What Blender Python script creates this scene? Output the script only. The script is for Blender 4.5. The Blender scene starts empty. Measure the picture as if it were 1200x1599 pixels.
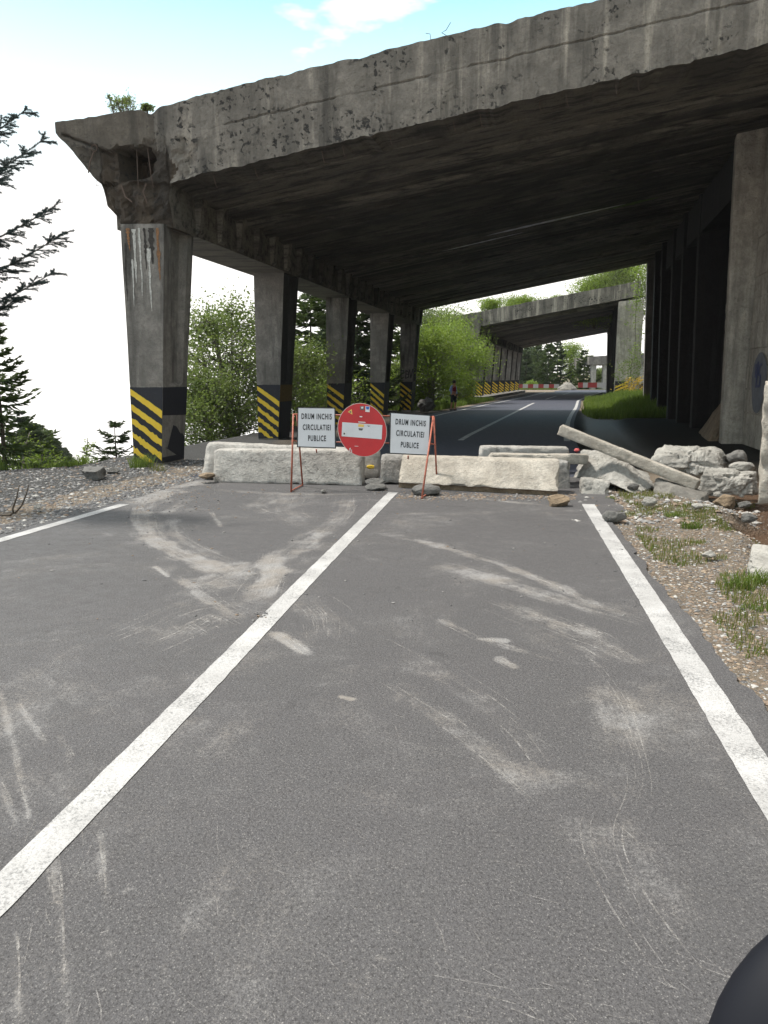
import bpy, bmesh, math, random
import numpy as np
from mathutils import Vector, Matrix, noise
R = math.radians
sc = bpy.context.scene
C = sc.collection
# ------------------------------------------------------------------ camera
F, CX, CY, TH, H = 1180.0, 600.0, 799.5, R(10.0), 1.7
cam = bpy.data.cameras.new('camera'); co = bpy.data.objects.new('camera', cam); C.objects.link(co)
co.location = (0, 0, H); co.rotation_euler = (R(90) - TH, 0, 0)
cam.sensor_fit = 'VERTICAL'; cam.sensor_height = 36; cam.lens = 36 * F / 1599
cam.clip_start = 0.02; cam.clip_end = 3000
sc.camera = co
# ------------------------------------------------------------------ sky and sun
SUN_EL, SUN_AZ = R(62), R(-74)       # azimuth measured from +Y towards +X
w = bpy.data.worlds.new('World'); sc.world = w; w.use_nodes = True
nt = w.node_tree; nt.nodes.clear()
def WN(t, **k):
    n = nt.nodes.new(t)
    for a, b in k.items(): setattr(n, a, b)
    return n
out = WN('ShaderNodeOutputWorld'); bg = WN('ShaderNodeBackground'); bg2 = WN('ShaderNodeBackground'); mx = WN('ShaderNodeMixShader')
sky = WN('ShaderNodeTexSky', sky_type='NISHITA', sun_disc=False, sun_elevation=SUN_EL, sun_rotation=SUN_AZ)
sky.altitude = 1200; sky.air_density = 1.0; sky.dust_density = 1.0; sky.ozone_density = 1.0
tc = WN('ShaderNodeTexCoord'); mp = WN('ShaderNodeMapping'); mp.inputs['Scale'].default_value = (1, 1, 2.6)
mp.inputs['Location'].default_value = (0.35, 0.1, 0.2)
nz = WN('ShaderNodeTexNoise'); mp.inputs['Rotation'].default_value = (0, 0, R(-15)); nz.inputs['Scale'].default_value = 4.2; nz.inputs['Detail'].default_value = 8; nz.inputs['Roughness'].default_value = .55
rp = WN('ShaderNodeMapRange'); rp.inputs['From Min'].default_value = .60; rp.inputs['From Max'].default_value = .69
sep = WN('ShaderNodeSeparateXYZ'); hz = WN('ShaderNodeMapRange')
hz.inputs['From Min'].default_value = .20; hz.inputs['From Max'].default_value = .41; hz.inputs['To Min'].default_value = 1; hz.inputs['To Max'].default_value = 0
ad = WN('ShaderNodeMath', operation='MAXIMUM')
L = nt.links.new
L(tc.outputs['Generated'], mp.inputs[0]); L(mp.outputs[0], nz.inputs['Vector']); L(nz.outputs['Fac'], rp.inputs['Value'])
L(tc.outputs['Generated'], sep.inputs[0]); L(sep.outputs['Z'], hz.inputs['Value'])
top_cloud = WN('ShaderNodeMapRange'); top_cloud.inputs['From Min'].default_value = .46; top_cloud.inputs['From Max'].default_value = .60; top_cloud.inputs['To Max'].default_value = .9; ad2 = WN('ShaderNodeMath', operation='MAXIMUM')  # added cloud cover above the frame, takes the cyan cast off the light
L(rp.outputs[0], ad.inputs[0]); L(hz.outputs[0], ad.inputs[1]); L(sep.outputs['Z'], top_cloud.inputs['Value']); L(ad.outputs[0], ad2.inputs[0]); L(top_cloud.outputs[0], ad2.inputs[1]); L(ad2.outputs[0], mx.inputs['Fac'])
wm = WN('ShaderNodeMix', data_type='RGBA'); wm.inputs[0].default_value = .12; wm.inputs[7].default_value = (6, 6, 6, 1)
L(sky.outputs[0], wm.inputs[6]); wt = WN('ShaderNodeMix', data_type='RGBA', blend_type='MULTIPLY'); wt.inputs[0].default_value = 1; wt.inputs[7].default_value = (.98, 1.42, 1.16, 1); L(wm.outputs[2], wt.inputs[6]); L(wt.outputs[2], bg.inputs['Color']); bg.inputs['Strength'].default_value = .125
bg2.inputs['Color'].default_value = (1, .965, .935, 1); bg2.inputs['Strength'].default_value = .70
L(bg.outputs[0], mx.inputs[1]); L(bg2.outputs[0], mx.inputs[2]); L(mx.outputs[0], out.inputs['Surface'])
sl = bpy.data.lights.new('sun', 'SUN'); sl.energy = 2.6; sl.angle = R(6); sl.color = (1, .95, .87)
so = bpy.data.objects.new('sun', sl); C.objects.link(so)
so.rotation_euler = Vector((math.sin(SUN_AZ) * math.cos(SUN_EL), math.cos(SUN_AZ) * math.cos(SUN_EL), math.sin(SUN_EL))).to_track_quat('Z', 'Y').to_euler()
sc.view_settings.view_transform = 'Standard'; sc.view_settings.look = 'None'
sc.view_settings.exposure = 1.1; sc.view_settings.gamma = 1
sc.render.engine = 'CYCLES'; sc.cycles.max_bounces = 6; sc.cycles.diffuse_bounces = 3; sc.cycles.transparent_max_bounces = 8

# ------------------------------------------------------------------ geometry helpers
def ray(x, y):
    u, v = (x - CX) / F, (y - CY) / F
    return Vector((u, math.cos(TH) - v * math.sin(TH), -math.sin(TH) - v * math.cos(TH)))
def G(x, y, z=0.0):                     # point on the level z seen at a photo position
    d = ray(x, y); t = (z - H) / d.z
    return Vector((d.x * t, d.y * t, z))
def at(x, y, Y):                        # point at depth Y
    d = ray(x, y); t = Y / d.y
    return Vector((d.x * t, Y, H + d.z * t))
def empty(name, loc, label=None, cat=None, group=None):
    o = bpy.data.objects.new(name, None); C.objects.link(o); o.location = loc
    o.empty_display_size = .1
    if label: o['label'] = label
    if cat: o['category'] = cat
    if group: o['group'] = group
    return o
def tag(o, label, cat, group=None, kind=None):
    if label: o['label'] = label
    if cat: o['category'] = cat
    if group: o['group'] = group
    if kind: o['kind'] = kind
    return o
def M(name, V, Fc, mats, parent=None, loc=None, mi=None, smooth=False):
    """V in world coordinates; origin moved to loc (or the parent's origin)."""
    V = np.asarray(V, dtype=np.float64).reshape(-1, 3)
    org = np.array(parent.matrix_basis.translation if parent is not None and parent.parent is None else
                   ((parent.matrix_basis.translation + parent.parent.matrix_basis.translation) if parent is not None else (loc if loc is not None else (0, 0, 0))))
    me = bpy.data.meshes.new(name)
    me.from_pydata((V - org).tolist(), [], Fc if isinstance(Fc, list) else Fc.tolist())
    if not isinstance(mats, (list, tuple)): mats = [mats]
    for m in mats: me.materials.append(m)
    if mi is not None: me.polygons.foreach_set('material_index', np.asarray(mi, dtype=np.int32))
    if smooth: me.polygons.foreach_set('use_smooth', [True] * len(me.polygons))
    me.update()
    o = bpy.data.objects.new(name, me); C.objects.link(o)
    if parent is not None: o.parent = parent
    elif loc is not None: o.location = loc
    return o
class MB:
    def __init__(s): s.v = []; s.f = []; s.m = []
    def add(s, v, f, m=0):
        b = len(s.v); s.v += [tuple(p) for p in v]; s.f += [tuple(i + b for i in q) for q in f]; s.m += [m] * len(f); return s
    def hexa(s, c, m=0):                # c: 4 bottom (ccw) + 4 top
        return s.add(c, [(3, 2, 1, 0), (4, 5, 6, 7), (0, 1, 5, 4), (1, 2, 6, 5), (2, 3, 7, 6), (3, 0, 4, 7)], m)
    def tube(s, pts, rad, n=6, m=0, cap=True):
        pts = [Vector(p) for p in pts]
        if not isinstance(rad, (list, tuple)): rad = [rad] * len(pts)
        b = len(s.v); up = Vector((0.13, 0.31, 0.94)).normalized()
        for i, p in enumerate(pts):
            t = (pts[min(i + 1, len(pts) - 1)] - pts[max(i - 1, 0)]).normalized()
            a = t.cross(up)
            if a.length < .1: a = t.cross(Vector((1, 0, 0)))
            a.normalize(); c = t.cross(a)
            for k in range(n):
                q = p + (a * math.cos(2 * math.pi * k / n) + c * math.sin(2 * math.pi * k / n)) * rad[i]
                s.v.append(tuple(q))
        for i in range(len(pts) - 1):
            for k in range(n):
                s.f.append((b + i * n + k, b + i * n + (k + 1) % n, b + (i + 1) * n + (k + 1) % n, b + (i + 1) * n + k)); s.m.append(m)
        if cap:
            s.f.append(tuple(b + k for k in range(n))[::-1]); s.m.append(m)
            e = b + (len(pts) - 1) * n
            s.f.append(tuple(e + k for k in range(n))); s.m.append(m)
        return s
    def build(s, name, mats, parent=None, loc=None, smooth=False): return M(name, s.v, s.f, mats, parent, loc, s.m, smooth)
def nz3(p, sc_=1.0, seed=0): return noise.noise(Vector(p) * sc_ + Vector((seed * 7.3, seed * 3.1, seed * 1.7)))
def fbm(p, sc_=1.0, seed=0, o=4):
    a, r, s_ = 1.0, 0.0, sc_
    for i in range(o): r += a * nz3(p, s_, seed + i); a *= .5; s_ *= 2.1
    return r
def rough_hexa(c, n=(14, 6, 8), amp=.02, rnd=.06, seed=1, scale=3.0, chip=.0, ridge=0.0):
    """hexahedron through 8 corners (4 bottom ccw from front-left, 4 top), subdivided, edges rounded and surface roughened"""
    c = [Vector(p) for p in c]
    V = []; Fc = []; idx = {}
    size = [(c[1] - c[0]).length, (c[3] - c[0]).length, (c[4] - c[0]).length]
    ctr = sum(c, Vector()) / 8
    def pt(a, b, d):
        p = (c[0] * (1 - a) * (1 - b) + c[1] * a * (1 - b) + c[2] * a * b + c[3] * (1 - a) * b) * (1 - d) + \
            (c[4] * (1 - a) * (1 - b) + c[5] * a * (1 - b) + c[6] * a * b + c[7] * (1 - a) * b) * d
        return p
    nx, ny, nzz = n
    def warp(i, k, s_):                 # finer cells by the edges
        t = i / k; e = min(.35, rnd * 1.0 / max(s_, .01))
        if k < 4: return t
        if i == 0 or i == k: return t
        if i == 1: return e * .5
        if i == k - 1: return 1 - e * .5
        return e * 1.0 + (t - 1.0 / k) / (1 - 2.0 / k) * (1 - 2 * e)
    def vid(i, j, k):
        key = (i, j, k)
        if key in idx: return idx[key]
        a, b, d = warp(i, nx, size[0]), warp(j, ny, size[1]), warp(k, nzz, size[2])
        # rounding: pull towards the inner box
        q = []
        off = Vector((0, 0, 0)); ea, eb, ed = rnd / size[0], rnd / size[1], rnd / size[2]
        ca, cb, cd = min(max(a, ea), 1 - ea), min(max(b, eb), 1 - eb), min(max(d, ed), 1 - ed)
        va, vb, vd = (a - ca) / ea, (b - cb) / eb, (d - cd) / ed
        l = math.sqrt(va * va + vb * vb + vd * vd)
        if l > 1e-6:
            va, vb, vd = va / l, vb / l, vd / l
            p = pt(ca + va * ea, cb + vb * eb, cd + vd * ed)
        else: p = pt(a, b, d)
        nrm = (p - ctr).normalized()
        edge = sum(1 for t in (va, vb, vd) if abs(t) > .25)
        dsp = amp * fbm(p, scale, seed) + amp * .6 * fbm(p, scale * 5, seed + 3, 3)
        if ridge:
            dsp -= ridge * (1 - min(1, abs(fbm(p, 2.6, seed + 20, 3)) * 2.6)) ** 2; dsp += ridge * .8 * (round(nz3(p, 4.2, seed + 4) * 3) / 3) * .5
        if chip and edge >= 2: dsp -= chip * max(0, fbm(p, 4.0, seed + 9) + .15) * 1.5
        p = p + nrm * dsp
        idx[key] = len(V); V.append(p); return idx[key]
    for i in range(nx):
        for j in range(ny):
            Fc.append((vid(i, j, 0), vid(i, j + 1, 0), vid(i + 1, j + 1, 0), vid(i + 1, j, 0)))
            Fc.append((vid(i, j, nzz), vid(i + 1, j, nzz), vid(i + 1, j + 1, nzz), vid(i, j + 1, nzz)))
        for k in range(nzz):
            Fc.append((vid(i, 0, k), vid(i + 1, 0, k), vid(i + 1, 0, k + 1), vid(i, 0, k + 1)))
            Fc.append((vid(i, ny, k), vid(i, ny, k + 1), vid(i + 1, ny, k + 1), vid(i + 1, ny, k)))
    for j in range(ny):
        for k in range(nzz):
            Fc.append((vid(0, j, k), vid(0, j, k + 1), vid(0, j + 1, k + 1), vid(0, j + 1, k)))
            Fc.append((vid(nx, j, k), vid(nx, j + 1, k), vid(nx, j + 1, k + 1), vid(nx, j, k + 1)))
    return V, Fc
def rock_mesh(ctr, rad, seed, sub=4, rough=.12, cuts=7, rot=0.0, flat=.8):
    rnd = random.Random(seed)
    bm = bmesh.new(); bmesh.ops.create_icosphere(bm, subdivisions=sub, radius=1)
    pl = []
    for i in range(cuts):
        n = Vector((rnd.gauss(0, 1), rnd.gauss(0, 1), rnd.gauss(0, 1))).normalized(); pl.append((n, rnd.uniform(flat - .18, flat + .08)))
    V = []
    for v in bm.verts:
        p = v.co.copy()
        for n, d in pl:
            e = p.dot(n) - d
            if e > 0: p -= n * e * .92
        p += p.normalized() * rough * fbm(p, 1.9, seed, 5)
        p = Vector((p.x * rad[0], p.y * rad[1], p.z * rad[2]))
        p.rotate(Matrix.Rotation(rot, 3, 'Z'))
        V.append(p + Vector(ctr))
    Fc = [tuple(v.index for v in f.verts) for f in bm.faces]
    bm.free(); return V, Fc

# ------------------------------------------------------------------ materials
class Mat:
    def __init__(s, name):
        s.m = bpy.data.materials.new(name); s.m.use_nodes = True; s.t = s.m.node_tree
        s.p = s.t.nodes['Principled BSDF']; s.out = s.t.nodes['Material Output']
        s.geo = s.t.nodes.new('ShaderNodeNewGeometry'); s.pos = s.geo.outputs['Position']
    def n(s, t, **k):
        n = s.t.nodes.new(t)
        for a, b in k.items(): setattr(n, a, b)
        return n
    def l(s, a, b): s.t.links.new(a, b)
    def mapped(s, scale, rotz=0):
        m = s.n('ShaderNodeMapping'); m.inputs['Scale'].default_value = scale; m.inputs['Rotation'].default_value = (0, 0, rotz)
        s.l(s.pos, m.inputs[0]); return m.outputs[0]
    def noise(s, scale, detail=4, rough=.6, vec=None, dist=0):
        n = s.n('ShaderNodeTexNoise'); n.inputs['Scale'].default_value = scale; n.inputs['Detail'].default_value = detail
        n.inputs['Roughness'].default_value = rough; n.inputs['Distortion'].default_value = dist
        s.l(vec or s.pos, n.inputs['Vector']); return n.outputs['Fac']
    def vor(s, scale, feat='F1', vec=None, rand=1):
        n = s.n('ShaderNodeTexVoronoi', feature=feat); n.inputs['Scale'].default_value = scale; n.inputs['Randomness'].default_value = rand
        s.l(vec or s.pos, n.inputs['Vector']); return n
    def rng(s, v, a, b, c=0, d=1):
        n = s.n('ShaderNodeMapRange'); n.inputs['From Min'].default_value = a; n.inputs['From Max'].default_value = b
        n.inputs['To Min'].default_value = c; n.inputs['To Max'].default_value = d; s.l(v, n.inputs['Value']); return n.outputs[0]
    def mix(s, fac, a, b, mode='MIX'):
        n = s.n('ShaderNodeMix', data_type='RGBA', blend_type=mode)
        for sock, v in ((n.inputs['Factor'], fac), (n.inputs['A'], a), (n.inputs['B'], b)):
            pass
        f, A, B = n.inputs[0], n.inputs[6], n.inputs[7]
        for sock, v in ((f, fac), (A, a), (B, b)):
            if hasattr(v, 'links') or isinstance(v, bpy.types.NodeSocket): s.l(v, sock)
            elif isinstance(v, (int, float)): sock.default_value = v
            else: sock.default_value = (*v, 1) if len(v) == 3 else v
        return n.outputs[2]
    def math(s, op, a, b=None):
        n = s.n('ShaderNodeMath', operation=op)
        for i, v in enumerate((a, b)):
            if v is None: continue
            if isinstance(v, (int, float)): n.inputs[i].default_value = v
            else: s.l(v, n.inputs[i])
        return n.outputs[0]
    def col(s, v):
        if isinstance(v, bpy.types.NodeSocket): s.l(v, s.p.inputs['Base Color'])
        else: s.p.inputs['Base Color'].default_value = (*v, 1)
        return s
    def rough(s, v):
        if isinstance(v, bpy.types.NodeSocket): s.l(v, s.p.inputs['Roughness'])
        else: s.p.inputs['Roughness'].default_value = v
        return s
    def bump(s, h, strength=.5, dist=.02):
        b = s.n('ShaderNodeBump'); b.inputs['Strength'].default_value = strength; b.inputs['Distance'].default_value = dist
        s.l(h, b.inputs['Height']); s.l(b.outputs[0], s.p.inputs['Normal']); return s

def concrete(name, base, dark=(.03, .028, .025), light=None, stain=.5, streak=.5, pits=.5, moss=0.0, axis=None, board=0.0, rough=.9):
    m = Mat(name)
    big = m.noise(.55, 5, .65); mid = m.noise(3.5, 6, .7); fine = m.noise(45, 4, .7)
    c = m.mix(m.rng(mid, .38, .62), tuple(x * .74 for x in base), tuple(min(1, x * 1.2) for x in base))
    lt = light or tuple(min(1, x * 1.7) for x in base)
    st = m.noise(1.0, 5, .6, m.mapped((3.2, 3.2, .22)))
    c = m.mix(m.rng(st, .52, .64, 0, streak), c, lt)
    sd = m.noise(1.0, 5, .65, m.mapped((2.3, 2.3, .3)))
    c = m.mix(m.rng(sd, .48, .66, 0, stain), c, dark)
    c = m.mix(m.rng(big, .48, .64, 0, stain * .8), c, tuple((a + b) / 2 for a, b in zip(base, dark)))
    v = m.noise(10, 5, .6, dist=.3); pm = m.noise(1.1, 4, .6)
    pit = m.math('MULTIPLY', m.rng(v, .565, .60), m.rng(pm, .48, .56))
    pit = m.math('MULTIPLY', pit, pits)
    c = m.mix(pit, c, (.012, .012, .013))
    c = m.mix(m.rng(fine, .3, .7, 0, .35), c, tuple(x * .55 for x in base))
    if moss: c = m.mix(m.rng(m.noise(1.7, 5, .7), .55, .68, 0, moss), c, (.05, .075, .015))
    m.col(c).rough(rough)
    mid2 = m.noise(16, 6, .75)
    c_ = m.mix(m.rng(mid2, .50, .62, 0, .45), c, tuple(x * .5 for x in base)); m.col(c_)
    h = m.math('ADD', m.math('ADD', m.math('MULTIPLY', fine, .5), m.math('MULTIPLY', mid2, 1.0)), m.math('MULTIPLY', mid, 1.4))
    h = m.math('SUBTRACT', h, m.math('MULTIPLY', pit, .6))
    if board:
        bz = m.mapped((0, 0, 1)); s_ = m.n('ShaderNodeSeparateXYZ'); m.l(bz, s_.inputs[0])
        fr = m.math('FRACT', m.math('MULTIPLY', s_.outputs['Z'], board))
        h = m.math('ADD', h, m.math('MULTIPLY', m.rng(fr, 0, .06), 1.2))
    m.bump(h, .9, .035)
    return m.m
def simple(name, colr, rough=.6, metal=0.0, var=.15, sc_=20, bump=0):
    m = Mat(name); n = m.noise(sc_, 4, .65)
    m.col(m.mix(m.rng(n, .3, .7), tuple(x * (1 - var) for x in colr), tuple(min(1, x * (1 + var)) for x in colr))).rough(rough)
    m.p.inputs['Metallic'].default_value = metal
    if bump: m.bump(n, bump, .01)
    return m.m
def foliage(name, a, b, trans=.35, c=None):
    m = Mat(name); m.p.inputs['Roughness'].default_value = .55
    r = m.geo.outputs['Random Per Island']; n = m.noise(.9, 3, .6)
    colr = m.mix(r, a, b)
    colr = m.mix(m.rng(n, .35, .65, 0, .6), colr, c or tuple(x * .55 for x in a))
    m.col(colr); m.p.inputs['Specular IOR Level'].default_value = .25
    tr = m.n('ShaderNodeBsdfTranslucent'); m.l(m.mix(.5, colr, (b[0] * 1.5, b[1] * 1.6, b[2]), 'MIX'), tr.inputs['Color'])
    ms = m.n('ShaderNodeMixShader'); ms.inputs[0].default_value = trans
    m.l(m.p.outputs[0], ms.inputs[1]); m.l(tr.outputs[0], ms.inputs[2]); m.l(ms.outputs[0], m.out.inputs['Surface'])
    return m.m

m_fascia = concrete('weathered_concrete', (.235, .21, .18), stain=.8, streak=1.0, pits=1, light=(.50, .445, .37))
m_colwall = concrete('shaded_wall_concrete', (.022, .021, .022), stain=.5, streak=.35, pits=.1, light=(.07, .07, .075))  # gallery shade put into the colour of inner columns and beam
m_pilldark = concrete('dark_pillar_side', (.045, .043, .042), stain=.7, streak=.3, pits=.2, light=(.12, .115, .11))  # near black tone for the inner pillar faces
m_pillar = concrete('pillar_concrete', (.26, .24, .215), stain=.95, streak=.35, pits=.15, light=(.36, .34, .31))
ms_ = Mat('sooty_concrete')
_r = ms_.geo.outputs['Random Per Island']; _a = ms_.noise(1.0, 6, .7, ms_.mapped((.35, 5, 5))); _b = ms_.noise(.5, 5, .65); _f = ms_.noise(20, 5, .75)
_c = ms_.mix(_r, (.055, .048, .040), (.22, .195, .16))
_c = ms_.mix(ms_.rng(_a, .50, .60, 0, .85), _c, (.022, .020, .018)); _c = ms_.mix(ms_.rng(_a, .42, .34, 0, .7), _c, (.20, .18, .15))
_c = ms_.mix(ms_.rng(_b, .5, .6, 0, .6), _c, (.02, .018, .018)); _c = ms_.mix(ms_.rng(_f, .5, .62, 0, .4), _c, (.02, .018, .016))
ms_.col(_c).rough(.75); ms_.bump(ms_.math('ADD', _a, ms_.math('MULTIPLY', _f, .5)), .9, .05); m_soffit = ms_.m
m_broken = concrete('broken_concrete', (.075, .055, .038), stain=.8, streak=.2, pits=.8, light=(.25, .2, .14))
m_wall = concrete('wall_concrete', (.44, .40, .335), stain=.6, streak=.4, pits=.3)
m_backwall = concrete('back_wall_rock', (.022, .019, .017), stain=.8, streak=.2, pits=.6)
m_block = concrete('block_concrete', (.48, .46, .425), dark=(.16, .145, .12), stain=.35, streak=.25, pits=.35, light=(.66, .63, .58))
m_blockwarm = concrete('block_concrete_warm', (.47, .43, .37), dark=(.2, .165, .12), stain=.4, streak=.2, pits=.1, light=(.6, .57, .5))
m_blockgrey = concrete('block_concrete_grey', (.33, .32, .3), dark=(.15, .14, .13), stain=.35, streak=.15, pits=.2, light=(.45, .43, .4))
m_blockdark = concrete('block_concrete_dark', (.24, .225, .2), stain=.5, streak=.2, pits=.3)
m_fasciadark = concrete('weathered_concrete_dark', (.13, .11, .088), stain=.8, streak=.3, pits=.6, light=(.28, .25, .21))
m_rock = concrete('pale_rock', (.42, .405, .37), dark=(.13, .12, .1), stain=.45, streak=.1, pits=.2, light=(.55, .53, .5))
m_rockdark = concrete('slate_rock', (.17, .165, .155), dark=(.06, .058, .055), stain=.4, streak=.1, pits=.2, light=(.3, .29, .28))
m_rockbrown = concrete('brown_rock', (.27, .2, .13), dark=(.1, .07, .045), stain=.4, streak=.1, pits=.2, light=(.4, .33, .25))

def asphalt(name, dusty):
    m = Mat(name)
    n1 = m.noise(.7, 4, .6); n2 = m.noise(7, 6, .7); g = m.noise(240, 2, .8)
    c = m.mix(m.rng(n1, .3, .7), (.048, .047, .051), (.072, .070, .075))
    c = m.mix(m.rng(n2, .35, .65, 0, .4), c, (.055, .053, .054))
    v = m.vor(140); sp = m.rng(v.outputs['Distance'], .42, .22)
    cr = m.n('ShaderNodeSeparateColor'); m.l(v.outputs['Color'], cr.inputs[0])
    pick = m.rng(cr.outputs[0], .55, .95)
    c = m.mix(m.math('MULTIPLY', m.math('MULTIPLY', sp, pick), .6), c, (.40, .385, .36))
    pick2 = m.rng(cr.outputs[1], .62, .7)
    c = m.mix(m.math('MULTIPLY', m.rng(v.outputs['Distance'], .45, .3), m.math('MULTIPLY', pick2, .6)), c, (.025, .025, .027))
    fade = m.n('ShaderNodeSeparateXYZ'); m.l(m.pos, fade.inputs[0])
    c = m.mix(m.rng(g, .42, .58, 0, .55), c, (.125, .12, .118)); g3_ = m.noise(75, 4, .8); c = m.mix(m.rng(g3_, .50, .60, 0, .8), c, (.026, .025, .026)); c = m.mix(m.rng(m.noise(90, 4, .8, m.mapped((1, 1, 1), 1.0)), .56, .66, 0, .65), c, (.23, .222, .215))
    if dusty:
        a = m.n('ShaderNodeAttribute', attribute_name='dust')
        gr = m.noise(55, 8, .92); gr2 = m.noise(3.0, 4, .6)
        bd = m.rng(m.noise(.9, 6, .7, dist=.6), .40, .64, 0, .50)
        dd = m.math('ADD', m.math('MULTIPLY', a.outputs['Fac'], 1.0), bd)
        an = m.noise(1.0, 6, .75, m.mapped((14, 3.0, 1), R(38))); gm_ = m.math('ADD', m.math('MULTIPLY', m.noise(6, 6, .8), .6), m.math('MULTIPLY', an, .4))
        thr = m.math('ADD', m.math('MULTIPLY', dd, .95), m.math('ADD', m.math('MULTIPLY', gr, 2.9), m.math('MULTIPLY', gm_, .95)))
        f = m.math('MULTIPLY', m.rng(thr, 2.25, 2.75, 0, 1), m.rng(dd, 0, .6, .20, .50))
        dc = m.mix(m.rng(gr2, .4, .6), (.35, .315, .275), (.40, .39, .38))
        c = m.mix(f, c, dc)
    c = m.mix(m.rng(m.noise(2.6, 4, .6, dist=1.0), .64, .70, 0, .35), c, (.03, .029, .03))
    c = m.mix(m.rng(m.noise(.35, 3, .6), .35, .65, 0, .25), c, (.05, .048, .05))
    m.col(c); m.rough(m.rng(n2, .3, .7, .62, .85)); m.p.inputs['Specular IOR Level'].default_value = .35
    h = m.math('ADD', m.math('MULTIPLY', g, .5), m.math('MULTIPLY', v.outputs['Distance'], -.5))
    m.bump(h, .55, .010)
    return m.m
m_asph = asphalt('asphalt_dusty', True); m_asph2 = asphalt('asphalt', False)
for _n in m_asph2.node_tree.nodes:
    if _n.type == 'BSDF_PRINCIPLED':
        _l = _n.inputs['Base Color'].links[0]; _sky_tint = m_asph2.node_tree.nodes.new('ShaderNodeMix'); _sky_tint.data_type = 'RGBA'; _sky_tint.blend_type = 'MULTIPLY'; _sky_tint.inputs[0].default_value = 1; _sky_tint.inputs[7].default_value = (.60, .68, .92, 1)  # bluish skylight sheen inside the gallery put into the road colour
        m_asph2.node_tree.links.new(_l.from_socket, _sky_tint.inputs[6]); m_asph2.node_tree.links.new(_sky_tint.outputs[2], _n.inputs['Base Color'])
mm = Mat('road_paint')
v_ = mm.noise(70, 5, .85); wv = mm.noise(3, 4, .7)
wear = mm.math('ADD', v_, mm.math('MULTIPLY', wv, .5))
cc = mm.mix(mm.rng(wear, .76, .88, 0, 1), mm.mix(mm.rng(mm.noise(2, 5), .35, .65), (.33, .325, .32), (.46, .455, .45)), (.16, .16, .16))
gp = mm.noise(130, 4, .85); cc = mm.mix(mm.rng(gp, .50, .60, 0, .7), cc, (.19, .185, .18)); mm.col(cc).rough(.7).bump(v_, .5, .004); m_paint = mm.m
mg = Mat('ground')
gn = mg.noise(2.2, 6, .7); gf = mg.noise(30, 5, .8); gv = mg.vor(38)
gc = mg.n('ShaderNodeSeparateColor'); mg.l(gv.outputs['Color'], gc.inputs[0])
c = mg.mix(mg.rng(gn, .35, .65), (.19, .145, .10), (.13, .095, .065))
c = mg.mix(mg.rng(gf, .35, .65, 0, .6), c, (.22, .2, .17))
c = mg.mix(mg.math('MULTIPLY', mg.rng(gv.outputs['Distance'], .4, .2), mg.rng(gc.outputs[0], .5, .6)), c, (.33, .32, .3))
at_ = mg.n('ShaderNodeAttribute', attribute_name='cover'); cs = mg.n('ShaderNodeSeparateColor'); mg.l(at_.outputs['Color'], cs.inputs[0])
c = mg.mix(cs.outputs[0], c, mg.mix(mg.rng(gf, .3, .7), (.035, .06, .012), (.06, .075, .02)))      # grass
c = mg.mix(cs.outputs[1], c, mg.mix(mg.rng(gf, .3, .7), (.075, .042, .024), (.11, .07, .045)))     # wet mud
c = mg.mix(cs.outputs[2], c, mg.mix(mg.rng(gf, .3, .7), (.03, .03, .031), (.095, .093, .09)))      # grey chippings
at2 = mg.n('ShaderNodeAttribute', attribute_name='floor_dark'); c = mg.mix(at2.outputs['Fac'], c, mg.mix(mg.rng(gf, .3, .7), (.012, .011, .010), (.03, .027, .024)))   # near black tone across the gallery floors
mg.p.inputs['Specular IOR Level'].default_value = .15
mg.col(c); mg.rough(mg.rng(cs.outputs[1], 0, 1, .9, .35))
mg.bump(mg.math('ADD', mg.math('MULTIPLY', gf, 1.0), mg.math('MULTIPLY', gv.outputs['Distance'], -.8)), .8, .03); m_ground = mg.m
def metal_paint(name, colr, rust=.4):
    m = Mat(name); n = m.noise(25, 5, .7)
    m.col(m.mix(m.rng(n, .5, .62, 0, rust), colr, (.10, .045, .025))).rough(.55); m.bump(n, .3, .003); return m.m
m_redmetal = metal_paint('rusty_red_paint', (.36, .10, .06), .7)
m_black = simple('black_paint', (.012, .012, .014), .5, var=.3)
m_white = simple('sign_white', (.62, .63, .65), .45, var=.04, sc_=6)
m_letter = simple('sign_letter', (.012, .012, .013), .5)
mr = Mat('sign_red'); rn = mr.noise(9, 6, .8, mr.mapped((1, 1, 4)))
mr.col(mr.mix(mr.rng(rn, .66, .74, 0, .6), mr.mix(mr.rng(mr.noise(3), .3, .7), (.43, .008, .012), (.55, .012, .015)), (.6, .3, .28))).rough(.4); m_red = mr.m
my = Mat('yellow_paint'); yn = my.noise(40, 5, .8)
my.col(my.mix(my.rng(yn, .62, .72, 0, .7), my.mix(my.rng(my.noise(5), .3, .7), (.72, .48, .03), (.80, .56, .05)), (.06, .05, .03))).rough(.7); m_yellow = my.m
mb = Mat('black_band'); bn = mb.noise(18, 5, .75)
mb.col(mb.mix(mb.rng(bn, .55, .7, 0, .35), (.014, .015, .022), (.05, .05, .055))).rough(.7); mb.bump(bn, .3, .006); m_band = mb.m
m_ochre = simple('ochre_band', (.12, .075, .015), .8, var=.3)
m_bark = simple('bark', (.075, .06, .045), .95, var=.4, sc_=30, bump=.6)
m_barkpale = simple('pale_bark', (.17, .155, .13), .9, var=.4, sc_=20, bump=.4)
m_wire = simple('rusty_wire', (.09, .06, .045), .8)
m_leaf = foliage('fresh_leaves', (.13, .20, .03), (.25, .33, .06), c=(.09, .14, .025))
m_leaf2 = foliage('mid_leaves', (.10, .145, .04), (.19, .24, .07), c=(.075, .11, .03))
m_spruce = foliage('spruce_needles', (.04, .062, .03), (.09, .12, .05), .2)
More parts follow.
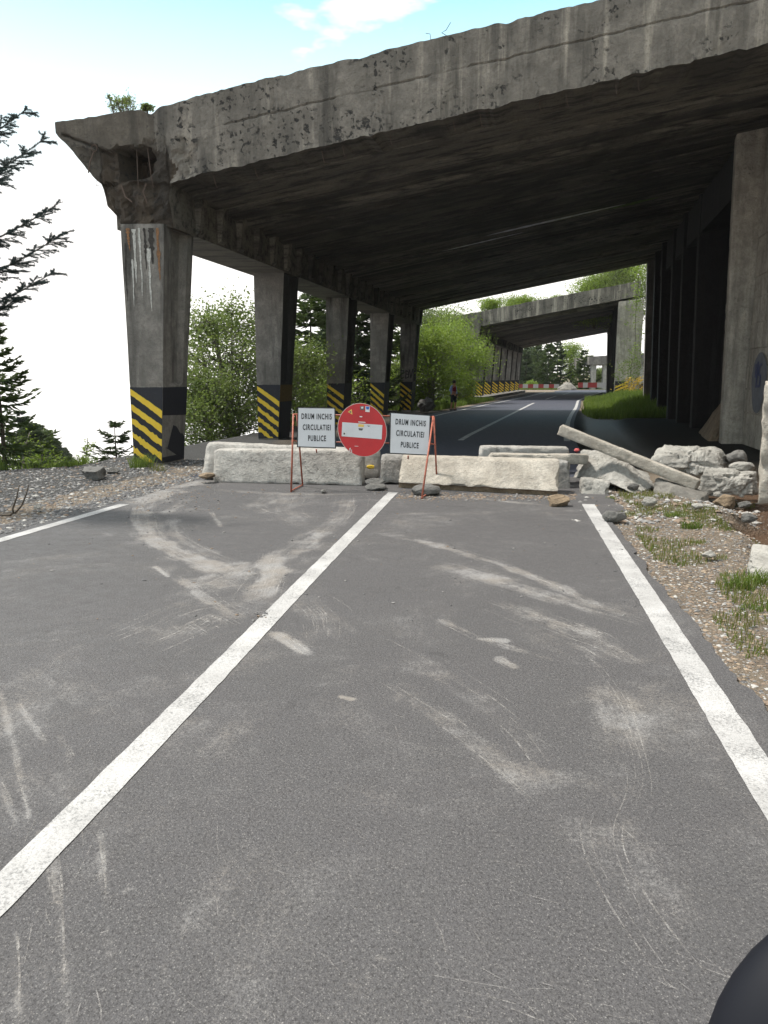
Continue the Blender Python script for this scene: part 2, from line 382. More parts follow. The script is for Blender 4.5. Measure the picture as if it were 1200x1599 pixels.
m_sprucegreen = foliage('spruce_needles_green', (.045, .075, .022), (.11, .15, .045), .2)  # greener, slightly brighter needle tone
m_sprucenear = foliage('near_spruce_needles', (.03, .05, .05), (.055, .085, .09), .15)
m_sprucefar = foliage('hazed_spruce_needles', (.06, .09, .085), (.09, .13, .12), .12)  # distance haze paled into the needle colour, assigned to no tree
m_grass = foliage('grass_blades', (.07, .12, .018), (.19, .25, .06), .4)
m_drygrass = foliage('dry_grass', (.14, .14, .04), (.22, .22, .08), .4)
m_ystandin = foliage('yellow_standin', (.45, .30, .04), (.6, .42, .08), .3)

# ------------------------------------------------------------------ road layout
def lerp_tab(tab, Y):
    if Y <= tab[0][0]:
        a, b = tab[0], tab[1]
    elif Y >= tab[-1][0]:
        a, b = tab[-2], tab[-1]
    else:
        for i in range(len(tab) - 1):
            if tab[i][0] <= Y <= tab[i + 1][0]: a, b = tab[i], tab[i + 1]; break
    return a[1] + (b[1] - a[1]) * (Y - a[0]) / (b[0] - a[0])
def tabG(pts): return [(g.y, g.x) for g in (G(*p) for p in pts)]
tabL = tabG([(-120, 879), (0, 844), (200, 786)]) + [(20, G(200, 786).x + (20 - G(200, 786).y) * .232)] + tabG([(680, 649), (760, 632), (827, 619)]) + [(104, 22.4)]
tabC = tabG([(20, 1377), (162, 1232), (340, 1050), (475, 910), (612, 771)]) + tabG([(718, 687), (832, 630), (867, 619)]) + [(104, 26)]
tabR = tabG([(1330, 1432), (1200, 1232), (1010, 930), (918, 787)]) + tabG([(884, 685), (887, 659), (893, 646), (899.5, 637), (903, 625.5)]) + [(80, 21.6), (104, 30)]
aspR = tabG([(1260, 1190), (1200, 1110), (1100, 990), (1020, 900), (948, 800)])
def asphR(Y): return lerp_tab(aspR, Y) if Y < 9.7 else lerp_tab(tabR, Y) + max(.25, .45 - (Y - 9.7) * .05)
def asphL(Y): return lerp_tab(tabL, Y) - .35
# ------------------------------------------------------------------ galleries' frames
class Frame:
    def __init__(s, ox, oy, psi): s.o = Vector((ox, oy, 0)); s.d = Vector((math.sin(psi), math.cos(psi), 0)); s.r = Vector((math.cos(R(2)), -math.sin(R(2)), 0)); s.det = s.r.x * s.d.y - s.r.y * s.d.x
    def __call__(s, w_, s_, z): return s.o + s.r * w_ + s.d * s_ + Vector((0, 0, z))
    def inv(s, X, Y):
        qx, qy = X - s.o.x, Y - s.o.y; return (qx * s.d.y - qy * s.d.x) / s.det, (s.r.x * qy - s.r.y * qx) / s.det
p1 = G(205, 724)
FA = Frame(p1.x, p1.y, R(12.8))
FB = Frame(6.6, 62.3, R(15.4))
def sm(x, a, b):
    t = min(1, max(0, (x - a) / (b - a))); return t * t * (3 - 2 * t)
def T(X, Y):
    wA, sA = FA.inv(X, Y); z = -.03; g = m_ = ch = 0.0
    xl, xr = asphL(Y), asphR(Y) if Y < 100 else 60
    # left side
    if Y < 900:
        crest_far = -.95; crest_near = -6.5 - max(0, -2 - sA) * .1
        k = sm(sA, -2.6, -.4)
        crest = crest_near + (crest_far - crest_near) * k
        if Y > 45: crest = crest - sm(Y, 45, 60) * 1.0 - sm(Y, 95, 120) * 8
        dl = crest - wA
        if dl > 0: z -= dl * .75 + (.1 * min(dl, 1) * fbm((X, Y, 0), .5, 3))
        if wA < 1.2:
            ch = sm(xl + .5 - X, -.1, .5)
            g = sm(dl, -.6, .2)
            z += .02 * ch * fbm((X, Y, 0), 2.5, 5) + .04 * g
            if Y > 43: g = max(g, sm(xl - 1.1 - X, -.3, .5)); 
            if Y < 13.8: g = max(g, sm(-3.6 - wA * 1.0 + (.5 * nz3((X, Y, 0), 1.3)), -.6, .6) * .9)
    if Y >= 104:
        if Y > 124 and Y < 170 and X > 0: g = 1; z += .2 * fbm((X, Y, 0), .2, 3)
        if Y >= 170 and X > 0: z += min(Y - 170, 60) * .05
    # right side
    dr = X - xr
    if dr > 0 and Y < 100:
        near = 1 - sm(Y, 11.0, 14)
        z += .02 * fbm((X, Y, 0), 2.2, 8) * sm(dr, 0, .5) * near
        wob = .35 * nz3((X, Y, 0), .9, 2)
        dt = sm(dr, 1.25 + wob, 1.9 + wob) * sm(Y, 5.8, 8.2) * (1 - sm(Y, 12.5, 16))
        z -= .30 * dt; m_ = dt
        dt2 = sm(dr, .1, .5) * (1 - sm(dr, 1.6, 2.3)) * sm(Y, 14, 17) * (1 - sm(Y, 50, 56))
        z -= .22 * dt2; m_ = max(m_, dt2 * .8)
        hill_start = 15.0 if sA > -3 else 12.5
        wB, sB = FB.inv(X, Y)
        if sA > 19 and sB < 0:      # open bank between the galleries
            hill_start = 15.0
            z += .5 * sm(dr, 1.0, 3.5) * sm(sA, 20, 28)
            q_ = 1.8 * (1 - sm(sA, 19, 26)); g = sm(dr, .05 + .25 * nz3((X, Y, 0), .8) + q_, .6 + q_) * sm(nz3((X, Y, 0), .55, 6), -.75, -.25)
        ww = wA if Y < 55 else wB
        if ww > hill_start: z += min((ww - hill_start) * .85, 40) ; g = max(g, sm(ww, hill_start, hill_start + 1))
        if Y > 18 and sA < 19: g = 0
        ch = max(ch, (1 - dt) * .25 * near)
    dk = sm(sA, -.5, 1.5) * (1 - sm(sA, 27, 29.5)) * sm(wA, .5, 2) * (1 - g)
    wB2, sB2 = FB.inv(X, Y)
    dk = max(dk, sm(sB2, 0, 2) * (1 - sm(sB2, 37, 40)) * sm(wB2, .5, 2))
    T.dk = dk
    return z, g, m_, ch
def spaced(segs):
    o = []
    for a, b, st in segs:
        n = max(1, int(round((b - a) / st))); o += [a + (b - a) * i / n for i in range(n)]
    o.append(segs[-1][1]); return o
xs = spaced([(-320, -60, 20), (-60, -16, 3), (-16, -9, .6), (-9, -3.2, .14), (-3.2, 2.4, .8), (2.4, 7.5, .10), (7.5, 12, .3), (12, 26, .6), (26, 60, 3), (60, 300, 16)])
ys = spaced([(-12, 1, 1), (1, 4, .25), (4, 16, .11), (16, 24, .3), (24, 62, .7), (62, 130, 2), (130, 420, 15)])
V = []; COL = []; DK = []
for Y in ys:
    for X in xs:
        z, g, mu, ch = T(X, Y); V.append((X, Y, z)); COL += [g, mu, ch, 1]; DK.append(T.dk)
nx = len(xs)
Fc = [(j * nx + i, j * nx + i + 1, (j + 1) * nx + i + 1, (j + 1) * nx + i) for j in range(len(ys) - 1) for i in range(nx - 1)]
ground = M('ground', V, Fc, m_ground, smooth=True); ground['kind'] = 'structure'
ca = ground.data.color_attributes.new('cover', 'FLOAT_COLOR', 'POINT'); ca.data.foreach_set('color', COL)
dka = ground.data.attributes.new('floor_dark', 'FLOAT', 'POINT'); dka.data.foreach_set('value', DK)
def Tz(X, Y): return T(X, Y)[0]

# road: near sheet with dust attribute, far ribbon
def seg_dist(PX, PY, a, b):
    dx, dy = b[0] - a[0], b[1] - a[1]; L2 = dx * dx + dy * dy + 1e-9
    t = np.clip(((PX - a[0]) * dx + (PY - a[1]) * dy) / L2, 0, 1)
    qx, qy = PX - a[0] - t * dx, PY - a[1] - t * dy
    return np.hypot(qx, qy), (dx * qy - dy * qx) / math.sqrt(L2), t
ny_, nx_ = 900, 560
Ys = 0.9 + (13.2 - .9) * (np.linspace(0, 1, ny_) ** 1.12)
Xg = np.zeros((ny_, nx_)); Yg = np.zeros((ny_, nx_))
for j, Y in enumerate(Ys):
    a, b = asphL(Y) - .25, asphR(Y) + .05 * fbm((0, Y * 3, 0), 1.2, 4)
    Xg[j] = a + (b - a) * np.linspace(0, 1, nx_); Yg[j] = Y
dust = np.zeros_like(Xg)
rs = np.random.RandomState(5)
def vnoise(U, W, seed):
    q = np.random.RandomState(seed).rand(256, 256); i = np.floor(U).astype(int); j = np.floor(W).astype(int); fu, fw_ = U - i, W - j
    fu = fu * fu * (3 - 2 * fu); fw_ = fw_ * fw_ * (3 - 2 * fw_); i &= 255; j &= 255; i1 = (i + 1) & 255; j1 = (j + 1) & 255
    return (q[i, j] * (1 - fu) + q[i1, j] * fu) * (1 - fw_) + (q[i, j1] * (1 - fu) + q[i1, j1] * fu) * fw_
iso = .5 * vnoise(Xg / .16 + 900, Yg / .2, 11) + .3 * vnoise(Xg / .06 + 900, Yg / .08, 12) + .2 * vnoise(Xg / .028 + 900, Yg / .035, 13)
strokes = [  # photo polyline, half width m, strength, streaky
 ([(335, 752), (285, 757), (238, 776), (205, 796)], .30, .85, .3), ([(262, 770), (224, 788), (218, 812), (236, 838), (290, 868), (350, 888), (400, 905)], .17, .80, 1),
 ([(300, 775), (262, 800), (275, 835), (340, 868), (425, 895)], .10, .45, 1), ([(240, 800), (250, 840), (310, 880), (390, 930)], .10, .4, 1),
 ([(545, 775), (535, 805), (500, 832), (455, 858), (430, 880)], .20, .62, 1), ([(430, 860), (425, 890), (402, 938)], .16, .85, .4), ([(410, 880), (350, 905), (300, 930)], .3, .38, .4),
 ([(455, 770), (440, 800), (500, 830)], .22, .34, 1), ([(330, 800), (345, 822)], .04, .6, 0), ([(390, 785), (420, 800), (470, 805)], .2, .3, .5),
 ([(243, 885), (262, 900)], .03, .8, 0), ([(272, 898), (300, 916), (332, 942), (385, 975)], .07, .62, .5),
 ([(420, 985), (450, 1000), (482, 1022)], .07, .95, .4), ([(470, 935), (500, 960), (505, 1000)], .16, .35, 1),
 ([(595, 832), (680, 850), (780, 880), (870, 915), (930, 945), (985, 948)], .10, .62, 1), ([(680, 878), (770, 904), (850, 930), (925, 950), (1008, 975)], .15, .55, 1),
 ([(765, 938), (830, 960), (890, 982), (945, 1003)], .15, .66, 1), ([(860, 985), (930, 1010), (980, 1040)], .2, .3, 1),
 ([(690, 968), (760, 1000), (860, 1030)], .05, .5, 1), ([(752, 998), (785, 1000)], .05, .95, 0), ([(780, 1028), (805, 1042)], .04, .95, 0), ([(533, 1088), (550, 1092)], .025, 1.1, 0),
 ([(600, 1000), (700, 1060), (800, 1130), (860, 1200)], .10, .38, 1), ([(600, 1060), (690, 1120), (780, 1190), (850, 1250)], .09, .35, 1),
 ([(880, 1000), (930, 1060), (965, 1140), (985, 1220), (960, 1300), (1000, 1400), (1090, 1530)], .17, .36, .6), ([(850, 1150), (900, 1250), (940, 1350), (1010, 1470)], .2, .22, .8),
 ([(0, 1080), (25, 1180), (45, 1275)], .012, .7, 0), ([(30, 1100), (70, 1160)], .012, .5, 0), ([(0, 1220), (25, 1290)], .012, .6, 0), ([(95, 1150), (110, 1190)], .01, .6, 0),
 ([(80, 1320), (95, 1440), (108, 1599)], .009, .75, 0), ([(22, 1430), (30, 1599)], .012, .6, 0), ([(155, 1290), (165, 1400), (172, 1490)], .007, .55, 0), ([(60, 1300), (85, 1410)], .008, .6, 0),
 ([(200, 1010), (260, 985), (330, 955), (380, 975)], .4, .30, .4), ([(150, 1060), (230, 1040)], .4, .22, .4), ([(620, 800), (700, 800), (800, 800)], .2, .2, .5),
 ([(620, 775), (740, 778), (860, 790)], .08, .5, .3), ([(330, 765), (450, 772), (590, 772)], .12, .45, .4), ([(700, 1240), (760, 1300)], .3, .15, .5), ([(590, 1495), (606, 1500)], .015, .8, 0), ([(190, 1392), (205, 1388)], .015, .7, 0)]
for k, (pp, hw, st, sk) in enumerate(strokes):
    g = [G(*p) for p in pp]
    # resample smoothly
    g = [(q.x, q.y) for q in g]
    best = np.full_like(Xg, 1e9); sg = np.zeros_like(Xg); al = np.zeros_like(Xg)
    for i in range(len(g) - 1):
        d, s_, t = seg_dist(Xg, Yg, g[i], g[i + 1])
        mk = d < best; best = np.where(mk, d, best); sg = np.where(mk, s_, sg); al = np.where(mk, (i + t) / (len(g) - 1), al)
    wob = 1 + .35 * np.sin(Xg * 9 + k) * np.sin(Yg * 7 + 2 * k)
    e = np.clip(1.25 - best / (hw * wob * 1.15), 0, 1); e = e * e * (3 - 2 * e)
    ph = rs.uniform(0, 6, 4)
    ln_ = sum(math.hypot(g[i + 1][0] - g[i][0], g[i + 1][1] - g[i][1]) for i in range(len(g) - 1)); along = al * ln_
    sN = .55 * vnoise(sg / .045 + 500, along / .8, 20 + k) + .45 * vnoise(sg / .018 + 500, along / .35, 60 + k)
    if hw < .02: hw = .02; st *= .8; e = np.clip(1.25 - best / hw, 0, 1)
    N_ = iso * (1 - .6 * sk) + sN * .6 * sk
    edge_ = np.clip((N_ - .62 + .5 * e) / .28, 0, 1)
    endf = np.clip(al * 6 + .2 * vnoise(sg / .05 + 500, along, 5), 0, 1) * np.clip((1 - al) * 4 + .2, 0, 1) if hw > .05 else 1
    dust = np.maximum(dust, e ** .8 * st * .8 * endf * edge_)
dust = dust * (.62 + .45 * iso)
Zg = np.full_like(Xg, 0.0)
V = np.stack([Xg, Yg, Zg], -1).reshape(-1, 3)
jj, ii = np.meshgrid(np.arange(ny_ - 1), np.arange(nx_ - 1), indexing='ij')
b0 = (jj * nx_ + ii).reshape(-1)
Fn = np.stack([b0, b0 + 1, b0 + nx_ + 1, b0 + nx_], -1)
road = M('road', V, Fn, m_asph, smooth=True); road['kind'] = 'structure'
da = road.data.attributes.new('dust', 'FLOAT', 'POINT'); da.data.foreach_set('value', dust.reshape(-1).astype(np.float32))
mq = Mat('dry_dust_scuff'); _g = mq.noise(130, 3, .8); _h = mq.noise(14, 5, .8)
mq.col(mq.mix(mq.rng(_h, .4, .6), (.46, .42, .36), (.52, .50, .48))).rough(.95)
_tr = mq.n('ShaderNodeBsdfTransparent'); _mx = mq.n('ShaderNodeMixShader'); mq.l(mq.math('MULTIPLY', mq.rng(mq.math('ADD', mq.math('MULTIPLY', _g, .8), _h), .82, 1.15), .42), _mx.inputs[0])
mq.l(_tr.outputs[0], _mx.inputs[1]); mq.l(mq.p.outputs[0], _mx.inputs[2]); mq.l(_mx.outputs[0], mq.out.inputs['Surface'])
def scuffs():
    rr = random.Random(21); b = MB()
    def line(pts, wd, z):
        n = len(pts); base = len(b.v)
        for i, p in enumerate(pts):
            t = pts[min(i + 1, n - 1)] - pts[max(i - 1, 0)]; nn = Vector((-t.y, t.x, 0)).normalized() * wd * .5 * (math.sin(math.pi * (i + .3) / (n - .4)) ** .5 if n > 2 else 1) * rr.uniform(.6, 1.3)
            b.v += [(p.x - nn.x, p.y - nn.y, z), (p.x + nn.x, p.y + nn.y, z)]
        for i in range(n - 1): q = base + 2 * i; b.f.append((q, q + 2, q + 3, q + 1)); b.m.append(0)
    cnt = 0
    for pp, hw, st, sk in strokes:
        if st < .3 or pp[0] == (700, 1240): continue
        g = [G(*p) for p in pp]; N = int((14 if max(p[1] for p in pp) <= 1060 else 5) * hw / .1 * (.4 + st)) + 3
        if hw < .03: N = 2
        # arc length table
        Ls = [0]
        for i in range(len(g) - 1): Ls.append(Ls[-1] + (g[i + 1] - g[i]).length)
        def P(d):
            d = min(max(d, 0), Ls[-1] - 1e-4)
            for i in range(len(g) - 1):
                if Ls[i] <= d <= Ls[i + 1]: f_ = (d - Ls[i]) / (Ls[i + 1] - Ls[i]); break
            # Catmull-Rom
            p0, p1, p2, p3 = g[max(i - 1, 0)], g[i], g[i + 1], g[min(i + 2, len(g) - 1)]
            return .5 * ((2 * p1) + (p2 - p0) * f_ + (2 * p0 - 5 * p1 + 4 * p2 - p3) * f_ * f_ + (3 * p1 - p0 - 3 * p2 + p3) * f_ ** 3)
        for k in range(int(N * 1.3)):
            off = rr.gauss(0, hw * .6); a0 = rr.uniform(-.05, .75) * Ls[-1]; ln = rr.uniform(.08, .5) * Ls[-1] + .08; n = max(3, int(ln / .06))
            pts = []
            for i in range(n + 1):
                d = a0 + ln * i / n
                if d > Ls[-1]: break
                p = P(d); t = (P(d + .03) - P(d - .03)); t = t.normalized() if t.length > 1e-6 else Vector((0, 1, 0)); pts.append(p + Vector((-t.y, t.x, 0)) * (off + .01 * math.sin(d * 5 + k)))
            if len(pts) > 2: line(pts, rr.uniform(.003, .012) if hw > .02 else .007, .0015 + .00002 * (cnt % 60)); cnt += 1
    for k in range(420):                       # stray scratches over the whole lane, mostly running away to the right
        y = rr.uniform(820, 1590); x = rr.uniform(20, 1150); p = G(x, y); a = rr.gauss(-.75, .35) if x > 350 else rr.gauss(-1.25, .3)
        if not (asphL(p.y) + .3 < p.x < asphR(p.y) - .3): continue
        ln = .015 + .28 * rr.random() ** 5; d = Vector((math.cos(a), math.sin(a), 0)) * ln; line([p, p + d * .5 + Vector((rr.gauss(0, .006), 0, 0)), p + d], rr.uniform(.002, .005), .0028 + .00002 * (k % 40))
    o = b.build('dust_scuffs', mq.m); o['kind'] = 'stuff'
scuffs()
b = MB(); rows = []
yy = [13.2 + i * 1.3 for i in range(63)]
LR = [((asphL(Y) - .25, Y), (asphR(Y), Y)) for Y in yy]
LR += [((22.4, 100), (29.5, 95)), ((24, 108), (33, 99)), ((28, 116), (42, 103)), ((38, 122), (56, 105)), ((60, 126), (76, 106)), ((95, 128), (97, 106))]
for (l_, r_) in LR: rows.append(len(b.v)); b.v += [(l_[0], l_[1], 0), (r_[0], r_[1], 0)]
for i in range(len(rows) - 1): b.f.append((rows[i], rows[i] + 1, rows[i + 1] + 1, rows[i + 1])); b.m.append(0)
LB = [((asphL(Y) - .25, Y), (asphR(Y), Y)) for Y in (-9, -5, -2, .9)]
r0 = len(b.v)
for (l_, r_) in LB: b.v += [(l_[0], l_[1], 0), (r_[0], r_[1], 0)]
for i in range(3): q = r0 + 2 * i; b.f.append((q, q + 1, q + 3, q + 2)); b.m.append(0)
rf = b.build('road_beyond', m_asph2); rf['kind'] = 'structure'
# painted lines (sheets 4 mm above the asphalt, ragged edges)
def ribbon(mb_, f, y0, y1, width, step=.06, z=.004, seed=0):
    n = max(2, int((y1 - y0) / step)); base = len(mb_.v)
    for i in range(n + 1):
        Y = y0 + (y1 - y0) * i / n; X = f(Y); dX = (f(Y + .2) - f(Y - .2)) / .4
        nrm = Vector((1, -dX)).normalized(); wv_ = width / 2
        ja, jb = .006 * nz3((0, Y, seed), 5) + .004 * nz3((0, Y, seed), 17), .006 * nz3((9, Y, seed), 5) + .004 * nz3((9, Y, seed), 17)
        mb_.v += [(X - nrm.x * (wv_ + ja), Y - nrm.y * (wv_ + ja), z), (X + nrm.x * (wv_ + jb), Y + nrm.y * (wv_ + jb), z)]
    for i in range(n): q = base + 2 * i; mb_.f.append((q, q + 1, q + 3, q + 2)); mb_.m.append(0)
fC = lambda Y: lerp_tab(tabC, Y); fR = lambda Y: lerp_tab(tabR, Y); fL = lambda Y: lerp_tab(tabL, Y)
def smoothf(f, r=.35): return lambda Y: (f(Y - r) + f(Y + r) + f(Y)) / 3
b = MB(); ribbon(b, smoothf(fC), -3, 11.35, .15, seed=1)
for y0, y1 in ((21.2, 54.2), (64, 76), (84, 94)): ribbon(b, smoothf(fC, 2), y0, y1, .16, .6)
o = b.build('centre_line', m_paint); o['kind'] = 'structure'
b = MB(); ribbon(b, smoothf(fR), -3, 10.25, .17, seed=2); ribbon(b, smoothf(fR, 2), 20.9, 98, .17, .5)
o = b.build('right_edge_line', m_paint); o['kind'] = 'structure'
b = MB(); ribbon(b, smoothf(fL), -3, 10.25, .15, seed=3); ribbon(b, smoothf(fL, 2), 33, 98, .16, .5)
o = b.build('left_edge_line', m_paint); o['kind'] = 'structure'

# ------------------------------------------------------------------ galleries
def gallery(Fm, name, label, npil, pitch, length, slope, zc, hero, colpitch, group_dummy=None, wallw=11.7):
    root = empty(name, Fm(0, 0, 0), label, 'concrete gallery')
    zso = lambda w_: zc + slope * (w_ - .95)
    thick = 1.25
    seed = 3 if hero else 8
    # front beam face: height field over (w, z)
    st = .05 if hero else .25
    Ws = []
    w_ = -1.08
    wend = wallw + 1.7
    while w_ < wend:
        Ws.append(w_)
        w_ += .02 if (hero and (-.36 < w_ < -.24 or .92 < w_ < 1.04)) else (st if w_ < 2 or not hero else .07)
    Ws.append(wend)
    def zbot(x):
        if x < -.3: return 6.30 + (x + 1.08) / .78 * (5.38 - 6.30)
        if x < .97:
            return 5.38 + sm(x, -.31, -.26) * (-.42) - sm(x, -.26, .02) * .33 + (0.02 * nz3((x * 4, 0, 0), 1, 5))
        return 4.62 + sm(x, .97, 1.02) * (zso(x) - 4.62)
    def ztop(x):
        if x < .9: return 6.47 + (x + 1.08) * .13
        return 6.727 + (x - .9) * slope * 1.0 + sm(x, .9, 2.2) * .03
    NZ = 48 if hero else 6
    grid = []
    if not hero:
        zb0 = zbot; 
    for x in Ws:
        colm = []
        zb, zt = zbot(x) + zc - 5.38, ztop(x) + (zc - 5.38)
        zb += .025 * fbm((x * 1.5, 0, 1), 2, seed) - .05 * max(0, fbm((x * 2, 3, 1), 2.2, seed))
        zt += .03 * fbm((x * 1.2, 7, 1), 2, seed) - .05 * max(0, fbm((x * 2, 9, 1), 1.5, seed))
        if hero: zt -= .10 * math.exp(-((x - .78) / .10) ** 2)       # nick in the top edge
        for k in range(NZ + 1):
            z = zb + (zt - zb) * k / NZ; s_ = 0.0
            if hero:
                s_ += .014 * fbm((x, 0, z), 3, 2) + .02 * max(0, fbm((x, 4, z), 6, 7) - .35)
                if x > 1.9:
                    jz = zb + (zt - zb) * .56 + .012 * nz3((x * 3, 0, 0), 1); s_ += .035 * math.exp(-((z - jz) / .016) ** 2) * (1 if nz3((x, 9, 0), .7) > -.25 else .25)
                    for vj in (3.1, 10.7): s_ += .03 * math.exp(-((x - vj - .03 * nz3((0, 0, z), 4)) / .02) ** 2)
                # rough broken corner
                rg = sm(1.75 - x + .4 * nz3((x, 0, z), 2, 3), 0, .5) * sm(6.15 + .2 * nz3((x, 0, z), 3, 5) - z, 0, .12) if x > .6 else sm(6.02 - z + (.1 * nz3((x, 2, z), 4)), 0, .08)
                if x < .6: rg *= sm(x, -1.0, -.2)
                s_ += rg * (.10 + .10 * fbm((x, 0, z), 3.5, 6))
                # hollow
                hol = sm(x + .06 * nz3((z, 0, x), 4), .02, .14) * (1 - sm(x + .06 * nz3((z, 1, 0), 4), .62, .72)) * sm(z + .05 * nz3((x, 0, 0), 6), 5.42 + .25 * max(0, x - .3), 5.55 + .3 * max(0, x - .3)) * (1 - sm(z + .05 * nz3((x, 5, 0), 6), 5.98, 6.04))
                s_ += hol * .75
                # lower broken beam end
                if z < 5.4 and x < 1.0: s_ += .06 + .13 * fbm((x, 0, z), 3.0, 12) + .1 * sm(4.95 - z, 0, .3)
                # crack in the wedge
                cz = 6.24 - (x + .9) * .38
                if x < -.05 and x > -.95: s_ += .09 * math.exp(-((z - cz - .03 * nz3((x * 5, 0, 0), 2)) / .025) ** 2)
            colm.append(Fm(x, s_, z))
        grid.append(colm)
    b = MB()
    for c_ in grid: b.v += [tuple(p) for p in c_]
    n1 = NZ + 1
    def matid(i, k):
        x = Ws[i]; z = grid[i][k].z
        if hero and x < 1.0 and z < 5.5: return 1
        if hero and x < .98 + .3 * nz3((x, 0, z), 3, 5) and z < 5.98 + .12 * nz3((x, 3, z), 4) and x > -.3: return 1
        if hero and x < .78: return 3
        return 0
    for i in range(len(Ws) - 1):
        for k in range(NZ): b.f.append((i * n1 + k, (i + 1) * n1 + k, (i + 1) * n1 + k + 1, i * n1 + k + 1)); b.m.append(matid(i, k))
    # sides going back
    base = len(b.v)
    for i, x in enumerate(Ws):
        zb, zt = grid[i][0].z, grid[i][NZ].z
        b.v += [tuple(Fm(x, 1.02, zb)), tuple(Fm(x, 1.02, zt))]
    for i in range(len(Ws) - 1):
        q = base + 2 * i
        b.f.append((i * n1, q, q + 2, (i + 1) * n1)); b.m.append(2 if Ws[i] > .95 else 1)
        b.f.append((i * n1 + NZ, (i + 1) * n1 + NZ, q + 3, q + 1)); b.m.append(0)
        b.f.append((q, q + 1, q + 3, q + 2)); b.m.append(0)
    b.f.append((*[k for k in range(n1)], base + 1, base)); b.m.append(0)
    e = (len(Ws) - 1) * n1; q = base + 2 * (len(Ws) - 1)
    b.f.append((*[e + k for k in range(n1)][::-1], q, q + 1)); b.m.append(0)
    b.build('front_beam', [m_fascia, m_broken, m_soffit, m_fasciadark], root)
    # roof: transverse precast planks
    b = MB(); rr = random.Random(4); s_ = 1.03; dz = zc - 5.38
    while s_ < length:
        wd = rr.uniform(.42, .6) if hero else 1.3; e_ = min(s_ + wd, length); j1 = rr.uniform(-.05, .05); j2 = rr.uniform(-.05, .05)
        zt_l, zt_r = ztop(-.6) + dz - .25, ztop(wend) + dz - .25
        cr = []
        for (x, dzz) in ((-.95, 6.16 - zso(-.95) + dz), (.95, j1), (wallw + 1.2, j2)):
            cr.append((x, zso(x) + dzz))
        c4 = [Fm(.9, s_, zso(.9) + j1), Fm(wend, s_, zso(wend) + j2), Fm(wend, e_ - .05, zso(wend) + j2), Fm(.9, e_ - .05, zso(.9) + j1),
              Fm(.9, s_, ztop(.9) + dz - .3), Fm(wend, s_, zt_r), Fm(wend, e_, zt_r), Fm(.9, e_, ztop(.9) + dz - .3)]
        b.hexa(c4, 0); s_ = e_
    # infill above gaps and cantilever
    b.hexa([Fm(.92, 1.04, zso(.92) + .14), Fm(wend - .02, 1.04, zso(wend) + .14), Fm(wend - .02, length - .01, zso(wend) + .14), Fm(.92, length - .01, zso(.92) + .14),
            Fm(.92, 1.04, ztop(.92) + dz - .33), Fm(wend - .02, 1.04, ztop(wend) + dz - .28), Fm(wend - .02, length - .01, ztop(wend) + dz - .28), Fm(.92, length - .01, ztop(.92) + dz - .33)], 0)
    b.add([Fm(-1.0, 1.03, 6.2 + dz), Fm(-.3, 1.03, 5.4 + dz), Fm(.9, 1.03, 5.4 + dz), Fm(.9, 1.03, 6.3 + dz), Fm(-1.0, 1.03, 6.3 + dz),
           Fm(-1.0, length, 6.2 + dz), Fm(-.3, length, 5.4 + dz), Fm(.9, length, 5.4 + dz), Fm(.9, length, 6.3 + dz), Fm(-1.0, length, 6.3 + dz)],
          [(0, 1, 6, 5), (1, 2, 7, 6), (2, 3, 8, 7), (3, 4, 9, 8), (4, 0, 5, 9), (5, 6, 7, 8, 9), (4, 3, 2, 1, 0)], 0)
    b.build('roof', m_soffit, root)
    # edge beam
    b = MB(); zb, zt = 4.62 + dz, 5.36 + dz
    b.hexa([Fm(-.28, .5, zb), Fm(.93, .5, zb), Fm(.93, length + .05, zb), Fm(-.28, length + .05, zb), Fm(-.28, .5, zt), Fm(.93, .5, zt), Fm(.93, length + .05, zt), Fm(-.28, length + .05, zt)])
    s_ = 1.3
    while s_ < length - .3:
        b.hexa([Fm(.93, s_, zb + .04), Fm(1.0, s_ + .03, zb + .1), Fm(1.0, s_ + .27, zb + .1), Fm(.93, s_ + .3, zb + .04),
                Fm(.93, s_, zso(.93) - .02), Fm(1.08, s_ + .03, zso(1.08)), Fm(1.08, s_ + .27, zso(1.08)), Fm(.93, s_ + .3, zso(.93) - .02)]); s_ += 1.06
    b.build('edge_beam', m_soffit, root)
    # pillars
    sec = [(0, 0), (1, 0), (1, .26), (1, .36), (1, .70), (1, .80), (1, 1), (0, 1), (0, .8), (0, .7), (0, .36), (0, .26)]
    for i in range(npil):
        s0 = i * pitch; rr = random.Random(i * 3 + seed)
        def dims(z): t = z / 4.62; return .58 + .27 * t, .93 + .30 * t
        b = MB(); zl = [-.35, 0, 1.56, 1.62, 2.4, 3.2, 4.0, 4.66 + dz]; base = 0
        sr = s0 + .12 if i == 0 else s0
        for z in zl:
            W_, D_ = dims(z)
            for k, (a, c_) in enumerate(sec):
                rec = .13 if z > 1.6 else 0
                aa = a + (-rec if (a == 1 and k in (3, 4)) else (rec if a == 0 and k in (9, 10) else 0))
                j = .006 if 0 < z < 4.4 else 0
                b.v.append(tuple(Fm(aa * W_ + rr.uniform(-j, j), sr + c_ * D_ + rr.uniform(-j, j), z)))
        for l_ in range(len(zl) - 1):
            for k in range(12):
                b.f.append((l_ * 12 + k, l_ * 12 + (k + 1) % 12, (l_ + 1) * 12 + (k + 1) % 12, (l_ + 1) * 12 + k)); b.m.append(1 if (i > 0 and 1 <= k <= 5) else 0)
        b.f.append(tuple(range(12))[::-1]); b.m.append(0); b.f.append(tuple(len(b.v) - 12 + k for k in range(12))); b.m.append(0)
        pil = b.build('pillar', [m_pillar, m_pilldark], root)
        pil['label'] = ('broken-topped front pillar with black band on its side' if i == 0 else 'pillar with dark inner side')
        # painted warning band, proud by 4 mm
        b = MB(); zt_ = 1.53; zb_ = .0; ds = -.005; NC = 9
